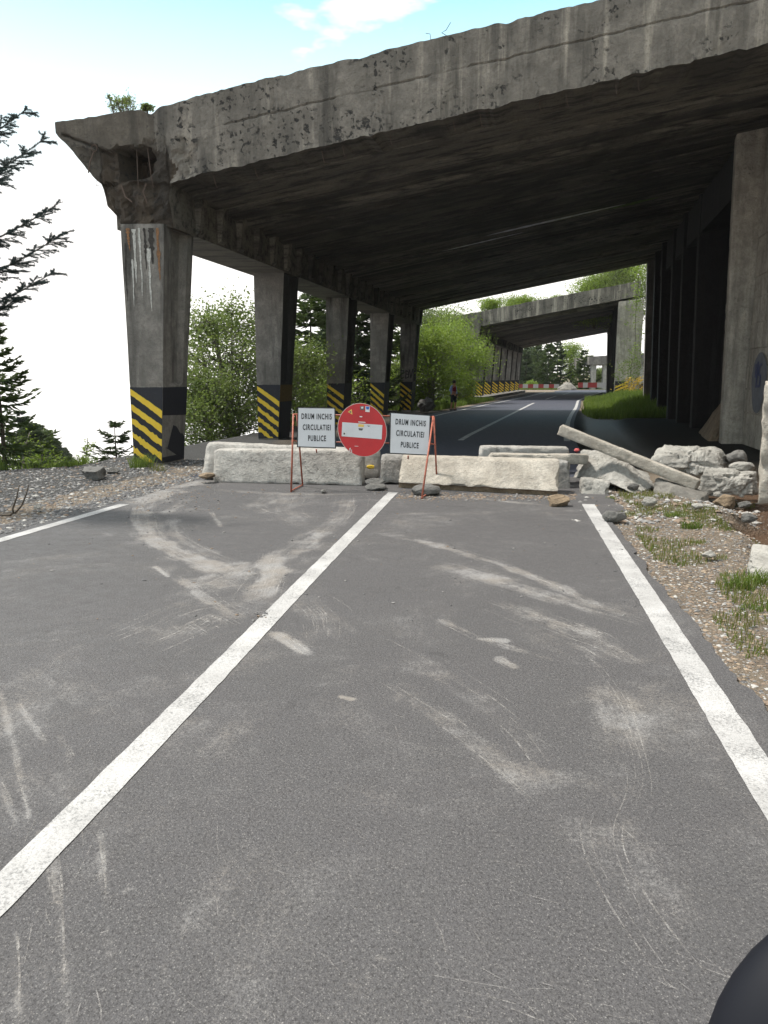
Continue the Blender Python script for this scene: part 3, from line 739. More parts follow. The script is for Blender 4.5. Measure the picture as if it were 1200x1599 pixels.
        Wz = lambda z: dims(z)[0]
        for k in range(NC):
            a0, a1 = k / NC, (k + 1) / NC
            b.add([Fm(Wz(zb_) * a0 , sr + ds, zb_), Fm(Wz(zb_) * a1, sr + ds, zb_), Fm(Wz(zt_) * a1, sr + ds, zt_ + rr.uniform(-.004, .004)), Fm(Wz(zt_) * a0, sr + ds, zt_ + rr.uniform(-.004, .004))], [(0, 1, 2, 3)])
        e1 = .006
        if i == 0:
            b.add([Fm(Wz(.97) + e1, sr + ds, .97), Fm(Wz(.97) + e1, sr + dims(.97)[1], .94), Fm(Wz(zt_) + e1, sr + dims(zt_)[1], zt_), Fm(Wz(zt_) + e1, sr + ds, zt_)], [(0, 1, 2, 3)])
            b.add([Fm(Wz(.0) + e1, sr + ds, 0), Fm(Wz(.0) + e1, sr + dims(0)[1], .0), Fm(Wz(.5) + e1, sr + dims(.5)[1], .62), Fm(Wz(.7) + e1, sr + dims(.6)[1] * .45, .75), Fm(Wz(.3) + e1, sr + .2, .3), Fm(Wz(.05) + e1, sr + ds, .32)], [(0, 1, 2, 3, 4, 5)])
        elif i == 1 and hero:
            b.add([Fm(Wz(1.05) + e1, sr, 1.05), Fm(Wz(1.05) + e1, sr + dims(.97)[1], 1.05), Fm(Wz(zt_) + e1, sr + dims(zt_)[1], zt_), Fm(Wz(zt_) + e1, sr, zt_)], [(0, 1, 2, 3)], 1)
            b.add([Fm(Wz(.0) + e1, sr, .0), Fm(Wz(.0) + e1, sr + dims(0)[1], .0), Fm(Wz(1.04) + e1, sr + dims(1.04)[1], 1.04), Fm(Wz(1.04) + e1, sr, 1.04)], [(0, 1, 2, 3)], 0)
        else:
            b.add([Fm(Wz(.0) + e1, sr, .0), Fm(Wz(.0) + e1, sr + dims(0)[1], .0), Fm(Wz(zt_) + e1, sr + dims(zt_)[1], zt_), Fm(Wz(zt_) + e1, sr, zt_)], [(0, 1, 2, 3)], 0)
        bo = b.build('painted_band', [m_band, m_ochre], root)
        b = MB(); drop = .44 + rr.uniform(0, .08); pit = .29; th_ = .125
        for q in range(5):
            z0 = zt_ - .03 - pit * q + rr.uniform(-.01, .01)
            NC = 16; up_ = []; lo = []
            for k in range(NC + 1):
                a = k / NC; zz = z0 - drop * a; j1 = rr.uniform(-.006, .006) * (1 + q); j2 = rr.uniform(-.006, .006) * (1 + q)
                u_, l_ = max(0.01, zz + j1), max(.01, zz - th_ + j2 - .03 * a)
                up_.append(Fm(Wz(u_) * (.01 + .98 * a), sr + ds - .004, u_)); lo.append(Fm(Wz(l_) * (.01 + .98 * a), sr + ds - .004, l_))
            for k in range(NC):
                if (up_[k].z - lo[k].z) + (up_[k + 1].z - lo[k + 1].z) > .01: b.add([lo[k], lo[k + 1], up_[k + 1], up_[k]], [(0, 1, 2, 3)])
        b.build('warning_stripes', m_yellow, root)
    # right wall: columns, back wall
    b = MB()
    b.hexa([Fm(wallw + .9, .3, -.6), Fm(wallw + 1.6, .3, -.6), Fm(wallw + 1.6, length, -.6), Fm(wallw + .9, length, -.6),
            Fm(wallw + .9, .3, zso(wallw + .9) + .1), Fm(wallw + 1.6, .3, zso(wallw + 1.6) + .1), Fm(wallw + 1.6, length, zso(wallw + 1.6) + .1), Fm(wallw + .9, length, zso(wallw + .9) + .1)])
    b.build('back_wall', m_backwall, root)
    s_ = length - .5; k = 0
    lim = 10.5 if hero else 1.0
    while s_ > lim:
        b = MB(); z0, z1 = -.5, zso(wallw) + .12
        w1 = wallw + .05 * (k % 2)
        b.hexa([Fm(w1, s_, z0), Fm(wallw + .92, s_, z0), Fm(wallw + .92, s_ + .42, z0), Fm(w1, s_ + .42, z0), Fm(w1 - .25, s_, z1), Fm(wallw + .92, s_, z1), Fm(wallw + .92, s_ + .42, z1), Fm(w1 - .25, s_ + .42, z1)])
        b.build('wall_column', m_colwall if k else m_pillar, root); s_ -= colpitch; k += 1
    return root, zso, ztop
galA, zsoA, ztopA = gallery(FA, 'avalanche_gallery', 'near ruined concrete road gallery with broken front left corner behind the barriers', 5, 6.8, 28.5, .205, 5.38, True, 3.1, wallw=13.3)
galB, zsoB, ztopB = gallery(FB, 'avalanche_gallery', 'farther concrete road gallery with closely spaced striped pillars and bushes on its roof', 8, 5.5, 39.5, .185, 5.6, False, 3.2, wallw=11.95)

# near gallery: pier and infill wall on the right (front bay)
sP = 5.7
Vq, Fq = rough_hexa([FA(13.0, sP, -.6), FA(13.8, sP, -.6), FA(13.8, sP + .6, -.6), FA(13.05, sP + .6, -.6), FA(12.78, sP, zsoA(12.8) + .1), FA(13.8, sP, zsoA(13.8) + .1), FA(13.8, sP + .6, zsoA(13.8) + .1), FA(12.85, sP + .6, zsoA(12.8) + .1)], (10, 6, 60), .012, .03, 4, 2.5, .03)
M('pier', Vq, Fq, m_wall, galA, smooth=True)
b = MB(); b.hexa([FA(q, t, zsoA(q) - h) for h in (1.3, -.05) for q, t in ((13.1, 6.5), (14.0, 6.5), (14.0, 24.0), (13.28, 24.0))]); b.build('wall_beam', m_colwall, galA)
b = MB(); wl = 13.55
b.hexa([FA(wl, -3.2, -.7), FA(wl + .6, -3.2, -.7), FA(wl + .6, sP - .02, -.7), FA(wl, sP - .02, -.7), FA(wl, -3.2, 6.2), FA(wl + .6, -3.2, 6.2), FA(wl + .6, sP - .02, zsoA(wl) - .05), FA(wl, sP - .02, zsoA(wl) - .05)])
rq = random.Random(5); z = .25
while z < 7.2:            # board courses standing slightly proud
    h_ = rq.uniform(.42, .66); o1 = rq.uniform(.01, .045)
    b.hexa([FA(wl - o1, -3.1, z), FA(wl + .1, -3.1, z), FA(wl + .1, sP - .05, z + .02), FA(wl - o1, sP - .05, z + .02), FA(wl - o1, -3.1, z + h_ - .03), FA(wl + .1, -3.1, z + h_ - .03), FA(wl + .1, sP - .05, z + h_ - .01), FA(wl - o1, sP - .05, z + h_ - .01)]); z += h_
b.build('infill_wall', m_wall, galA)
Vq, Fq = rough_hexa([FA(12.6, 6.6, -.5), FA(14.2, 6.6, -.5), FA(14.2, 10.6, -.5), FA(12.9, 10.6, -.5), FA(13.6, 6.6, 1.9), FA(14.2, 6.6, 2.1), FA(14.2, 10.6, 1.2), FA(13.9, 10.6, .9)], (16, 8, 12), .14, .1, 9, 2)
M('earth_fill', Vq, Fq, m_rockbrown, galA, smooth=False)
m_lime = simple('ceiling_sheen', (.62, .61, .62), .3, var=.5, sc_=4); m_greensheen = simple('green_sheen', (.10, .17, .03), .6, var=.4, sc_=6)  # reflected light on the damp ceiling, put into pale and green strips
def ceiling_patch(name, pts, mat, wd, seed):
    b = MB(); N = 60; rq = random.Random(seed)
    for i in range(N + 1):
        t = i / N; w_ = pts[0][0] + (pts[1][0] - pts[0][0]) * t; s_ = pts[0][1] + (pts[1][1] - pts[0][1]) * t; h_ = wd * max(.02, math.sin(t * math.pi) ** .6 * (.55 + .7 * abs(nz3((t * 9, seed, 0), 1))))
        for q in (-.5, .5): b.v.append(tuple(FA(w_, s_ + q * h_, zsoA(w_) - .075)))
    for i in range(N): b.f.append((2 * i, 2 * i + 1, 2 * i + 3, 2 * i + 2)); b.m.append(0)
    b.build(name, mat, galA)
ceiling_patch('ceiling_sheen', ((6.0, 11.3), (10.5, 11.1)), m_lime, .42, 1); ceiling_patch('ceiling_sheen', ((4.4, 12.3), (7.2, 12.1)), m_lime, .22, 2); ceiling_patch('green_reflection', ((9.9, 11.35), (11.6, 11.2)), m_greensheen, .55, 3)
# wires and rebar hooks at the broken corner
def wire(pts, r=.008):
    b = MB(); b.tube(pts, r, 4); return b
def rw(*a): b = MB(); b.tube(*a); b.build('rebar_wire', m_wire, galA)
rw([FA(.38, .15, 6.0), FA(.40, .1, 5.6), FA(.41, .08, 5.3)], .008, 4); rw([FA(.62, .1, 6.02), FA(.68, .05, 5.55), FA(.72, .05, 5.3)], .007, 4)
rw([FA(.1, .05, 5.36), FA(.22, -.06, 5.12), FA(.36, -.08, 5.02)], .012, 4); rw([FA(.62, -.02, 5.36), FA(.58, -.08, 5.2), FA(.63, -.05, 5.0)], .014, 4)
rw([FA(-.35, -.02, 5.95), FA(-.42, -.05, 5.75), FA(-.47, -.05, 5.55)], .012, 4); rw([FA(-.33 + .06 * math.cos(t), -.04, 6.0 + .06 * math.sin(t)) for t in [i * .7 for i in range(10)]], .009, 4)
rw([FA(-.3, .02, 5.42), FA(-.36, 0, 5.42), FA(-.36, 0, 5.34), FA(-.3, 0, 5.33)], .007, 4)
rw([at(673, 62, 13.9), at(672, 53, 13.9), at(665, 52, 13.9)], .006, 4); rw([at(700, 57, 13.8), at(690, 51, 13.8), at(697, 47, 13.8), at(704, 35, 13.8)], .007, 4)
rw([FA(-.02, .3, 3.35), FA(-.08, .28, 3.35), FA(-.08, .28, 3.28), FA(-.02, .3, 3.27)], .01, 4)
for x in (1.8, 2.6, 3.9, 4.3, 5.2, 6.4, 6.9, 8.0, 8.5, 9.4, 9.8):
    rw([FA(x, .25, zsoA(x) + .03), FA(x + .02, .28, zsoA(x) - .14), FA(x + .05, .30, zsoA(x) - .17 - .05 * (x % 1))], .006, 3)
m_limew = simple('lime_drip', (.42, .41, .38), .8, var=.4, sc_=30); m_rustd = simple('rust_drip', (.20, .10, .045), .85, var=.5, sc_=25); m_sootd = simple('soot_drip', (.035, .03, .026), .9, var=.4, sc_=25)
def drip(w0, z1, z0, wd, mat, seed, name):
    b = MB(); rq = random.Random(seed); N = 24; wc = w0
    for i in range(N + 1):
        t = i / N; h = wd * (.35 + .65 * abs(nz3((t * 5, seed, 0), 1.6)) * 1.8) * (1 - t) ** .5 + .004; wc += rq.uniform(-.004, .004)
        z = z1 + (z0 - z1) * t; b.v += [tuple(FA(wc - h / 2, .108, z)), tuple(FA(wc + h / 2, .108, z))]
    for i in range(N): b.f.append((2 * i, 2 * i + 1, 2 * i + 3, 2 * i + 2)); b.m.append(0)
    b.build(name, mat, galA)
for i, (w0, z1, z0, wd, mt, nm) in enumerate([(.14, 4.58, 4.15, .10, m_rustd, 'rust_drip'), (.26, 4.56, 3.55, .09, m_limew, 'lime_drip'), (.36, 4.58, 3.3, .07, m_limew, 'lime_drip'), (.60, 4.58, 3.9, .16, m_sootd, 'soot_drip'), (.54, 4.2, 3.0, .08, m_limew, 'lime_drip'), (.46, 4.58, 3.8, .09, m_sootd, 'soot_drip'), (.72, 4.58, 3.6, .10, m_rustd, 'rust_drip'), (.08, 4.3, 3.2, .05, m_sootd, 'soot_drip'), (.2, 4.0, 3.1, .05, m_limew, 'lime_drip')]): drip(w0, z1, z0, wd, mt, i, nm)
# graffiti: simple strokes
def stroke_text(strokes_, org, ax, up, n, scale, r, mat, name, parent):
    b = MB()
    for st in strokes_:
        for (x0, y0), (x1, y1) in zip(st[:-1], st[1:]):
            a = org + ax * x0 * scale + up * y0 * scale + n * .006; c = org + ax * x1 * scale + up * y1 * scale + n * .006
            d = (c - a).normalized(); p = d.cross(n).normalized() * r
            a2, c2 = a - d * r * .6, c + d * r * .6
            b.add([a2 - p, c2 - p, c2 + p, a2 + p], [(0, 1, 2, 3)])
    return b.build(name, mat, parent)
PBV = [[(0.05, 0), (.05, 1)], [(-.05, .98), (.35, .95), (.38, .6), (.05, .5)], [(.6, 0), (.65, .9), (.95, .75), (.95, .15), (.6, 0)], [(.7, .5), (.95, .45)], [(1.05, 1.0), (1.22, .05), (1.45, 1.1)]]
stroke_text(PBV, FA(.02, 27.2, 1.72), FA.r, Vector((0, 0, 1)), -FA.d, .46, .022, m_letter, 'graffiti', galA)
m_bluegraf = simple('blue_graffiti', (.05, .06, .13), .7); m_greypatch = simple('grey_overpaint', (.13, .135, .15), .85, var=.2, sc_=6)
b = MB(); pts = []
for i in range(24):
    t = i / 24 * 2 * math.pi; pts.append(FA(13.49, 4.3 + .7 * math.cos(t) * (1 + .1 * math.sin(3 * t)), 1.6 + .75 * math.sin(t)))
b.add(pts, [tuple(range(24))]); b.build('overpainted_patch', m_greypatch, galA)
stroke_text([[(0, 1), (.05, .45), (.4, .5)], [(.35, 1.1), (.3, 0)], [(1.0, 1), (.6, .95), (.6, .55), (.95, .5), (.9, .05), (.5, .02)]], FA(13.475, 4.6, 1.5), -FA.d, Vector((0, 0, 1)), -FA.r, .55, .03, m_bluegraf, 'graffiti', galA)
# far gallery: broad right pier with its stripes, kerb under the pillars
b = MB(); zt_ = zsoB(12.5) + .05
Vq, Fq = rough_hexa([FB(12.0, -.05, -.4), FB(14.0, -.05, -.4), FB(14.0, 1.0, -.4), FB(12.0, 1.0, -.4), FB(12.0, -.05, zsoB(12.2) + .05), FB(14.0, -.05, zsoB(14.0)), FB(14.0, 1.0, zsoB(14.0)), FB(12.0, 1.0, zsoB(12.2))], (8, 5, 20), .03, .05, 4, 1.5, .03)
M('pier', Vq, Fq, m_wall, galB, smooth=True)
b = MB(); b.add([FB(12.05, -.09, .15), FB(13.1, -.09, .15), FB(13.1, -.09, 1.5), FB(12.05, -.09, 1.5)], [(0, 1, 2, 3)]); b.build('painted_band', m_band, galB)
b = MB()
for q in range(4): b.add([FB(12.05, -.095, .72 - .27 * q + .2), FB(13.1, -.095, 1.2 - .27 * q + .2), FB(13.1, -.095, 1.33 - .27 * q + .2), FB(12.05, -.095, .85 - .27 * q + .2)], [(0, 1, 2, 3)])
b.build('warning_stripes', m_yellow, galB)
b = MB(); b.hexa([FB(.2, .5, -.3), FB(1.5, .5, -.3), FB(1.5, 39, -.3), FB(.2, 39, -.3), FB(.2, .5, .22), FB(1.5, .5, .22), FB(1.5, 39, .22), FB(.2, 39, .22)]); b.build('kerb', m_pillar, galB)
# third gallery glimpsed far beyond
root = empty('avalanche_gallery', (36, 128, 0), 'third pale gallery standing far off beyond the conifers', 'concrete gallery')
b = MB()
def bx(b, x0, x1, y0, y1, z0, z1): b.hexa([(x0, y0, z0), (x1, y0, z0), (x1, y1, z0), (x0, y1, z0), (x0, y0, z1), (x1, y0, z1), (x1, y1, z1), (x0, y1, z1)])
b.hexa([(34, 128, 4.0), (52, 124, 4.0), (52, 134, 4.0), (34, 138, 4.0), (34, 128, 5.3), (52, 124, 6.4), (52, 134, 6.4), (34, 138, 5.3)]); b.build('roof', m_pillar, root)
for i in range(6): b = MB(); x = 34.6 + i * 1.9; bx(b, x, x + .8, 128.2 - i * .4, 129.2 - i * .4, -.2, 4.1); b.build('pillar', m_block, root)

# ------------------------------------------------------------------ concrete blocks and rocks closing the road
def blk(name, label, cat, px, Yf, thick, mat, n=(30, 8, 14), amp=.015, rnd=.02, seed=1, topin=.06, group=None, chip=.04, base_y=None, dirv=None):
    """px: bl, br, tr, tl positions of the front face; Yf: depth of (bottom left, bottom right, top right, top left)"""
    if not isinstance(Yf, (list, tuple)): Yf = [Yf] * 4
    bl, br, tr, tl = [at(p[0], p[1], y) for p, y in zip(px, Yf)]
    dv = dirv or Vector((.12, 1, 0)); dv = dv.normalized() * thick
    c = [bl, br, br + dv, bl + dv, tl, tr, tr + dv * (1 - topin * 2), tl + dv * (1 - topin * 2)]
    n = tuple(int(q * 1.8) for q in n)
    Vq, Fq = rough_hexa(c, n, amp * .5, rnd * .8, seed, 4.5, chip * 1.2, amp * .6)
    loc = (bl + br) / 2; loc.z = min(bl.z, br.z)
    o = M(name, Vq, Fq, mat, None, loc, smooth=True); tag(o, label, cat, group); return o
GB = 'concrete blocks closing the road'
yA = G(450, 756).y; 
a1 = blk('concrete_barrier', 'long pale concrete barrier block behind the left sign, front one of the pair', 'barrier block', [(332, 753), (566, 759), (566, 703), (333, 702)], [G(332, 753).y, G(566, 759).y, G(566, 759).y + .14, G(332, 753).y + .14], .36, m_block, seed=1, group=GB, amp=.012)
a2 = blk('concrete_barrier', 'rounded pale concrete barrier block peeking out behind the long left block', 'barrier block', [(312, 747), (592, 748), (592, 703), (322, 691)], [12.75, 12.75, 12.85, 12.9], .4, m_block, seed=2, group=GB, rnd=.07, amp=.02)
for o_, zz in ((a1, 0), (a2, 0)): pass
b = MB(); Vq, Fq = rock_mesh(at(579, 729, 12.72), (.07, .03, .035), 3, 3); M('paint_mark', Vq, Fq, m_yellow, a2)
blk('concrete_block', 'grey concrete block end in the middle, between the two long blocks', 'concrete block', [(594, 754), (630, 756), (632, 712), (594, 711)], [12.2, 12.2, 12.3, 12.3], .4, m_blockgrey, (10, 8, 12), seed=3, group=GB, rnd=.05)
yD0, yD1 = G(622, 762).y, G(872, 775).y
Dl = [at(622, 762, yD0), at(872, 775, yD1)]
d0 = blk('concrete_slab', 'long tilted beige concrete slab right of the centre line, behind the right sign', 'concrete slab', [(622, 754), (873, 768), (874, 719), (628, 712)], [yD0 - .02, yD1 - .02, yD1 + .32, yD0 + .32], .36, m_blockwarm, (36, 8, 14), seed=5, group=GB, amp=.016, rnd=.02)
yy0 = yD0
b = MB(); dv = Vector((.1, .5, 0))
p0, p1_, = at(623, 762, yD0 + .06), at(871, 775, yD1 + .06); q0, q1 = at(623, 753, yD0 + .06), at(871, 767, yD1 + .06)
b.hexa([p0, p1_, p1_ + dv, p0 + dv, q0, q1, q1 + dv, q0 + dv]); M('underside', b.v, b.f, m_rockbrown, d0)
blk('concrete_block', 'short grey block end poking out right of the tilted beige slab', 'concrete block', [(868, 768), (892, 768), (889, 722), (866, 720)], [11.75, 11.75, 11.85, 11.85], .5, m_blockgrey, (8, 8, 12), seed=6, group=GB)
blk('concrete_block', 'low pale block lying behind the tilted slab, against the dark road', 'concrete block', [(746, 735), (892, 735), (889, 699), (749, 697)], 13.6, .4, m_block, (24, 8, 8), seed=7, group=GB, rnd=.05)
blk('concrete_slab', 'thin flat slab resting on top of the tilted beige slab', 'concrete slab', [(762, 722), (919, 726), (920, 711), (764, 709)], [12.35, 12.2, 12.2, 12.35], .34, m_blockwarm, (24, 8, 4), seed=8, group=GB, amp=.025, rnd=.02)
# big broken block
c = [at(894, 746, 12.6), at(950, 752, 11.7), at(992, 773, 11.35), at(1000, 752, 12.9), at(908, 700, 12.8), at(967, 708, 12.1), at(1027, 763, 11.7), at(1012, 738, 12.9)]
Vq, Fq = rough_hexa(c, (44, 26, 22), .018, .018, 11, 2.4, .035, .025); tag(M('concrete_chunk', Vq, Fq, m_rock, None, c[0]), 'big wedge shaped chunk with a smooth left face, under the leaning beam', 'concrete chunk', GB)
blk('concrete_chunk', 'small squarish pale chunk in front of the wedge, at the end of the right line', 'concrete chunk', [(907, 776), (950, 782), (955, 752), (910, 747)], [11.2, 11.1, 11.25, 11.3], .3, m_rock, (12, 8, 8), .03, .05, 12, group=GB, chip=.06)
# leaning beam
A_, B_ = at(874, 670, 12.35), at(1092, 758, 11.25); ax = (B_ - A_).normalized(); up = Vector((0, 0, 1)); sd = ax.cross(up).normalized(); u2 = sd.cross(ax).normalized()
h2, w2 = .085, .16
c = [A_ - sd * -w2 / 2 * 1 - u2 * h2, B_ + sd * w2 / 2 - u2 * h2, B_ - sd * w2 / 2 - u2 * h2, A_ - sd * w2 / 2 - u2 * h2, A_ + sd * w2 / 2 + u2 * h2, B_ + sd * w2 / 2 + u2 * h2, B_ - sd * w2 / 2 + u2 * h2, A_ - sd * w2 / 2 + u2 * h2]
Vq, Fq = rough_hexa(c, (90, 8, 8), .012, .012, 13, 5, .035, .012); tag(M('concrete_beam', Vq, Fq, m_blockwarm, None, B_, smooth=True), 'long thin broken beam leaning up to the left over the rubble', 'concrete beam', GB)
c = [at(1020, 770, 11.4), at(1098, 810, 10.6), at(1112, 800, 10.9), at(1035, 760, 11.9), at(1022, 745, 11.6), at(1098, 776, 10.8), at(1108, 770, 11.1), at(1035, 742, 12.0)]
Vq, Fq = rough_hexa(c, (40, 14, 14), .012, .014, 14, 3, .04, .012); tag(M('concrete_slab', Vq, Fq, m_blockdark, None, c[0], smooth=True), 'dark sided broken slab sloping down beneath the leaning beam', 'concrete slab', GB)  # shade of its front put into a darker concrete tone
GR = 'rocks among the rubble'
def rock(name, label, px, Y, mat, seed, depth=.35, rough=.09, cuts=14, sub=4, group=GR, cat='rock', flat=.78):
    x0, y0, x1, y1 = px; a = at(x0, (y0 + y1) / 2, Y); b_ = at(x1, (y0 + y1) / 2, Y); t_ = at((x0 + x1) / 2, y0, Y); u_ = at((x0 + x1) / 2, y1, Y)
    ctr = (a + b_) / 2; ctr.z = (t_.z + u_.z) / 2
    k = 1.12
    Vq, Fq = rock_mesh(ctr + Vector((0, depth * .5, 0)), ((b_.x - a.x) / 2 * k, depth, (t_.z - u_.z) / 2 * k), seed, sub, rough, cuts, flat=flat)
    return tag(M(name, Vq, Fq, mat, None, Vector((ctr.x, ctr.y, u_.z)), smooth=False), label, cat, group)
c = [at(1020, 738, 12.3), at(1128, 748, 12.2), at(1140, 735, 12.8), at(1022, 728, 13.0), at(1012, 714, 12.4), at(1118, 702, 12.4), at(1132, 696, 12.9), at(1030, 692, 13.1)]
Vq, Fq = rough_hexa(c, (44, 26, 24), .035, .10, 15, 2.6, .07, .06); tag(M('boulder', Vq, Fq, m_rock, None, c[0]), 'largest pale rounded boulder, on top of the heap by the right pier', 'boulder', GR)
c = [at(1085, 776, 11.7), at(1183, 779, 11.6), at(1188, 765, 12.1), at(1090, 760, 12.3), at(1095, 740, 11.8), at(1182, 742, 11.7), at(1180, 735, 12.2), at(1105, 727, 12.3)]
Vq, Fq = rough_hexa(c, (40, 22, 22), .03, .05, 16, 2.8, .06, .06); tag(M('boulder', Vq, Fq, m_rock, None, c[0]), 'flat bottomed pale boulder overhanging the mud, under the largest one', 'boulder', GR)
rock('rock', 'upper of two small rocks by the foot of the right pier', (1137, 703, 1168, 730), 12.6, m_rockdark, 21, .16)
rock('rock', 'lower of two small rocks by the foot of the right pier', (1145, 719, 1182, 742), 12.2, m_rock, 22, .16)
rock('rock', 'round stone with a pale top in the mud below the overhanging boulder', (1118, 774, 1154, 800), 10.6, m_rockbrown, 23, .15)
rock('rock', 'brown angular stone on the asphalt left of the right line', (855, 774, 892, 793), G(870, 792).y + .05, m_rockbrown, 24, .12, cuts=10)
rock('flat_stone', 'flat dark stone under the foot of the right sign leg', (645, 758, 687, 776), G(665, 776).y + .12, m_rockdark, 25, .16, cuts=4, cat='flat stone')
rock('flat_stone', 'upper slate flake beside the centre line end', (572, 748, 600, 758), 11.75, m_rockdark, 26, .13, cuts=4, cat='flat stone')
rock('flat_stone', 'lower slate flake beside the centre line end', (572, 756, 602, 766), 11.55, m_rockdark, 27, .13, cuts=4, cat='flat stone')
c = [at(134, 750, 13.0), at(160, 750, 12.9), at(166, 742, 13.4), at(138, 740, 13.5), at(126, 735, 12.95), at(150, 737, 12.85), at(166, 727, 13.35), at(131, 728, 13.5)]
Vq, Fq = rough_hexa(c, (16, 12, 10), .012, .015, 33, 3.5, .03, .02); tag(M('rock', Vq, Fq, m_rockdark, None, c[0]), 'angular boulder with flat wet top on the left verge', 'rock', 'rocks on the left verge')
rock('rock', 'small flat rock right of the angular boulder on the left verge', (166, 730, 184, 742), G(175, 741).y + .3, m_rockdark, 29, .12, group='rocks on the left verge')
rock('rock', 'dark stone under the left end of the long barrier', (310, 738, 333, 748), 12.35, m_rockbrown, 30, .15)
rock('rock', 'small slate stone just right of the right line', (945, 797, 978, 817), G(960, 815).y, m_rockdark, 31, .08, cuts=5)
c = [G(1162, 905, -.05), G(1235, 925, -.05), G(1240, 872, -.05), G(1172, 868, -.05)]; c += [p + Vector((.02, .02, .12)) for p in c]
Vq, Fq = rough_hexa(c, (26, 22, 8), .02, .03, 34, 3.5, .05, .04); tag(M('rock', Vq, Fq, m_rock, None, c[0]), 'large pale flat rock on the right verge at the frame edge', 'rock', GR)
for i, (x, y, r_, lb) in enumerate([(1090, 792, 9, 'grey fist sized stone just right of the sloping slab'), (1165, 790, 10, 'dark stone in the mud beneath the overhanging boulder'), (1110, 868, 10, 'pale stone half way down the right verge'),
                                    (1172, 812, 13, 'pale stone at the mud edge near the rough wall'), (1015, 785, 12, 'bluish grey stone in front of the sloping slab'), (990, 762, 10, 'small stone at the foot of the wedge chunk'),
                                    (58, 793, 7, 'pale pebble beside the forked twig'), (505, 768, 5, 'small pale pebble in front of the left sign')]):
    rock('stone', lb, (x - r_, y - r_ * .7, x + r_, y + r_ * .5), G(x, y + r_ * .5).y, [m_rock, m_rockdark][i % 2], 40 + i, .07, sub=3, cat='stone', group='loose stones')
rock('rock', 'dark rock outcrop right of the last near pillar', (652, 622, 680, 644), 37.5, m_rockdark, 50, .7, .3, 16, group='rocks on the left verge')
# rough end of a wall at the right edge
c = [at(1182, 790, 10.1), at(1290, 800, 9.9), at(1290, 780, 10.9), at(1190, 778, 10.9), at(1192, 600, 10.1), at(1290, 570, 9.9), at(1290, 570, 10.9), at(1199, 600, 10.9)]
Vq, Fq = rough_hexa(c, (10, 8, 26), .05, .05, 18, 4, .05); tag(M('wall_stump', Vq, Fq, m_blockwarm, None, c[0], smooth=True), 'rough broken wall end standing at the right edge beside the boulders', 'wall stump')
m_pink = simple('red_plastic', (.5, .08, .08), .5)
Vq, Fq = rock_mesh(at(901, 703, 13.2), (.05, .04, .035), 61, 3, .35, 4); tag(M('plastic_scrap', Vq, Fq, m_pink, None, at(901, 707, 13.2)), 'small crumpled red plastic scrap behind the thin flat slab', 'plastic scrap')

# scattered gravel (stuff)
def scatter(name, n, sampler, smin, smax, mats, seed):
    rr = random.Random(seed); ico = [(0, 0, 1), (.9, 0, .3), (.28, .85, .3), (-.72, .53, .3), (-.72, -.53, .3), (.28, -.85, .3), (.72, .53, -.35), (-.28, .85, -.35), (-.9, 0, -.35), (-.28, -.85, -.35), (.72, -.53, -.35), (0, 0, -.8)]
    fi = [(0, 1, 2), (0, 2, 3), (0, 3, 4), (0, 4, 5), (0, 5, 1), (1, 6, 2), (2, 7, 3), (3, 8, 4), (4, 9, 5), (5, 10, 1), (2, 6, 7), (3, 7, 8), (4, 8, 9), (5, 9, 10), (1, 10, 6), (11, 7, 6), (11, 8, 7), (11, 9, 8), (11, 10, 9), (11, 6, 10)]
    V = []; Fq = []; mi = []
    for i in range(n):
        q = sampler(rr)
        if q is None: continue
        X, Y, z = q; s_ = smin * (smax / smin) ** (rr.random() ** 2.2); a = rr.uniform(0, 6.28); ca_, sa = math.cos(a), math.sin(a)
        ex, ey, ez = s_ * rr.uniform(.7, 1.3), s_ * rr.uniform(.5, 1), s_ * rr.uniform(.25, .6); b0 = len(V)
        for p in ico:
            j = rr.uniform(.75, 1.25); x, y = p[0] * ex * j, p[1] * ey * j
            V.append((X + x * ca_ - y * sa, Y + x * sa + y * ca_, z + p[2] * ez * j))
        Fq += [tuple(t + b0 for t in f) for f in fi]; mi += [rr.randrange(len(mats))] * 20
    o = M(name, V, Fq, mats, None, None, mi); o['kind'] = 'stuff'; return o
g1 = simple('gravel_grey', (.19, .185, .18), .85); g2 = simple('gravel_pale', (.36, .35, .33), .8); g3 = simple('gravel_brown', (.2, .15, .11), .9); g4 = simple('gravel_dark', (.07, .07, .072), .6); g5 = simple('gravel_tan', (.27, .21, .15), .9)
def s_right(rr):
    Y = rr.uniform(3.2, 12.6); e = asphR(Y); d = rr.random() ** 1.3 * 4.2 + .0; X = e + d - .04
    z, g, mu, ch = T(X, Y)
    if mu > .5 and rr.random() < .8: return None
    return X, Y, z + .002
def s_left(rr):
    Y = rr.uniform(6.5, 16.5); X = asphL(Y) + .15 - rr.random() ** 1.2 * 4.5
    z, g, mu, ch = T(X, Y)
    if g > .6 and rr.random() < .9: return None
    return X, Y, max(z, 0 if X > asphL(Y) - .25 else z) + .002
def s_road(rr):
    k = rr.random()
    if k < .03: p = G(rr.gauss(409, 7), rr.gauss(960, 3)); return p.x, p.y, .006
    if k < .09: p = G(rr.gauss(292, 22), rr.gauss(775, 4)); return p.x, p.y, .003
    if k < .45: p = G(rr.uniform(200, 345), rr.uniform(752, 800)); 
    elif k < .8: p = G(rr.uniform(330, 930), 0) if False else Vector((rr.uniform(-3.2, 3.0), rr.gauss(11.25, .28), 0))
    else: p = Vector((rr.uniform(-3.5, 2.5), rr.uniform(5, 11), 0))
    return p.x, p.y, .003
scatter('gravel', 40000, s_right, .005, .026, [g1, g3, g3, g5, g3, g2, g4, g1], 1)
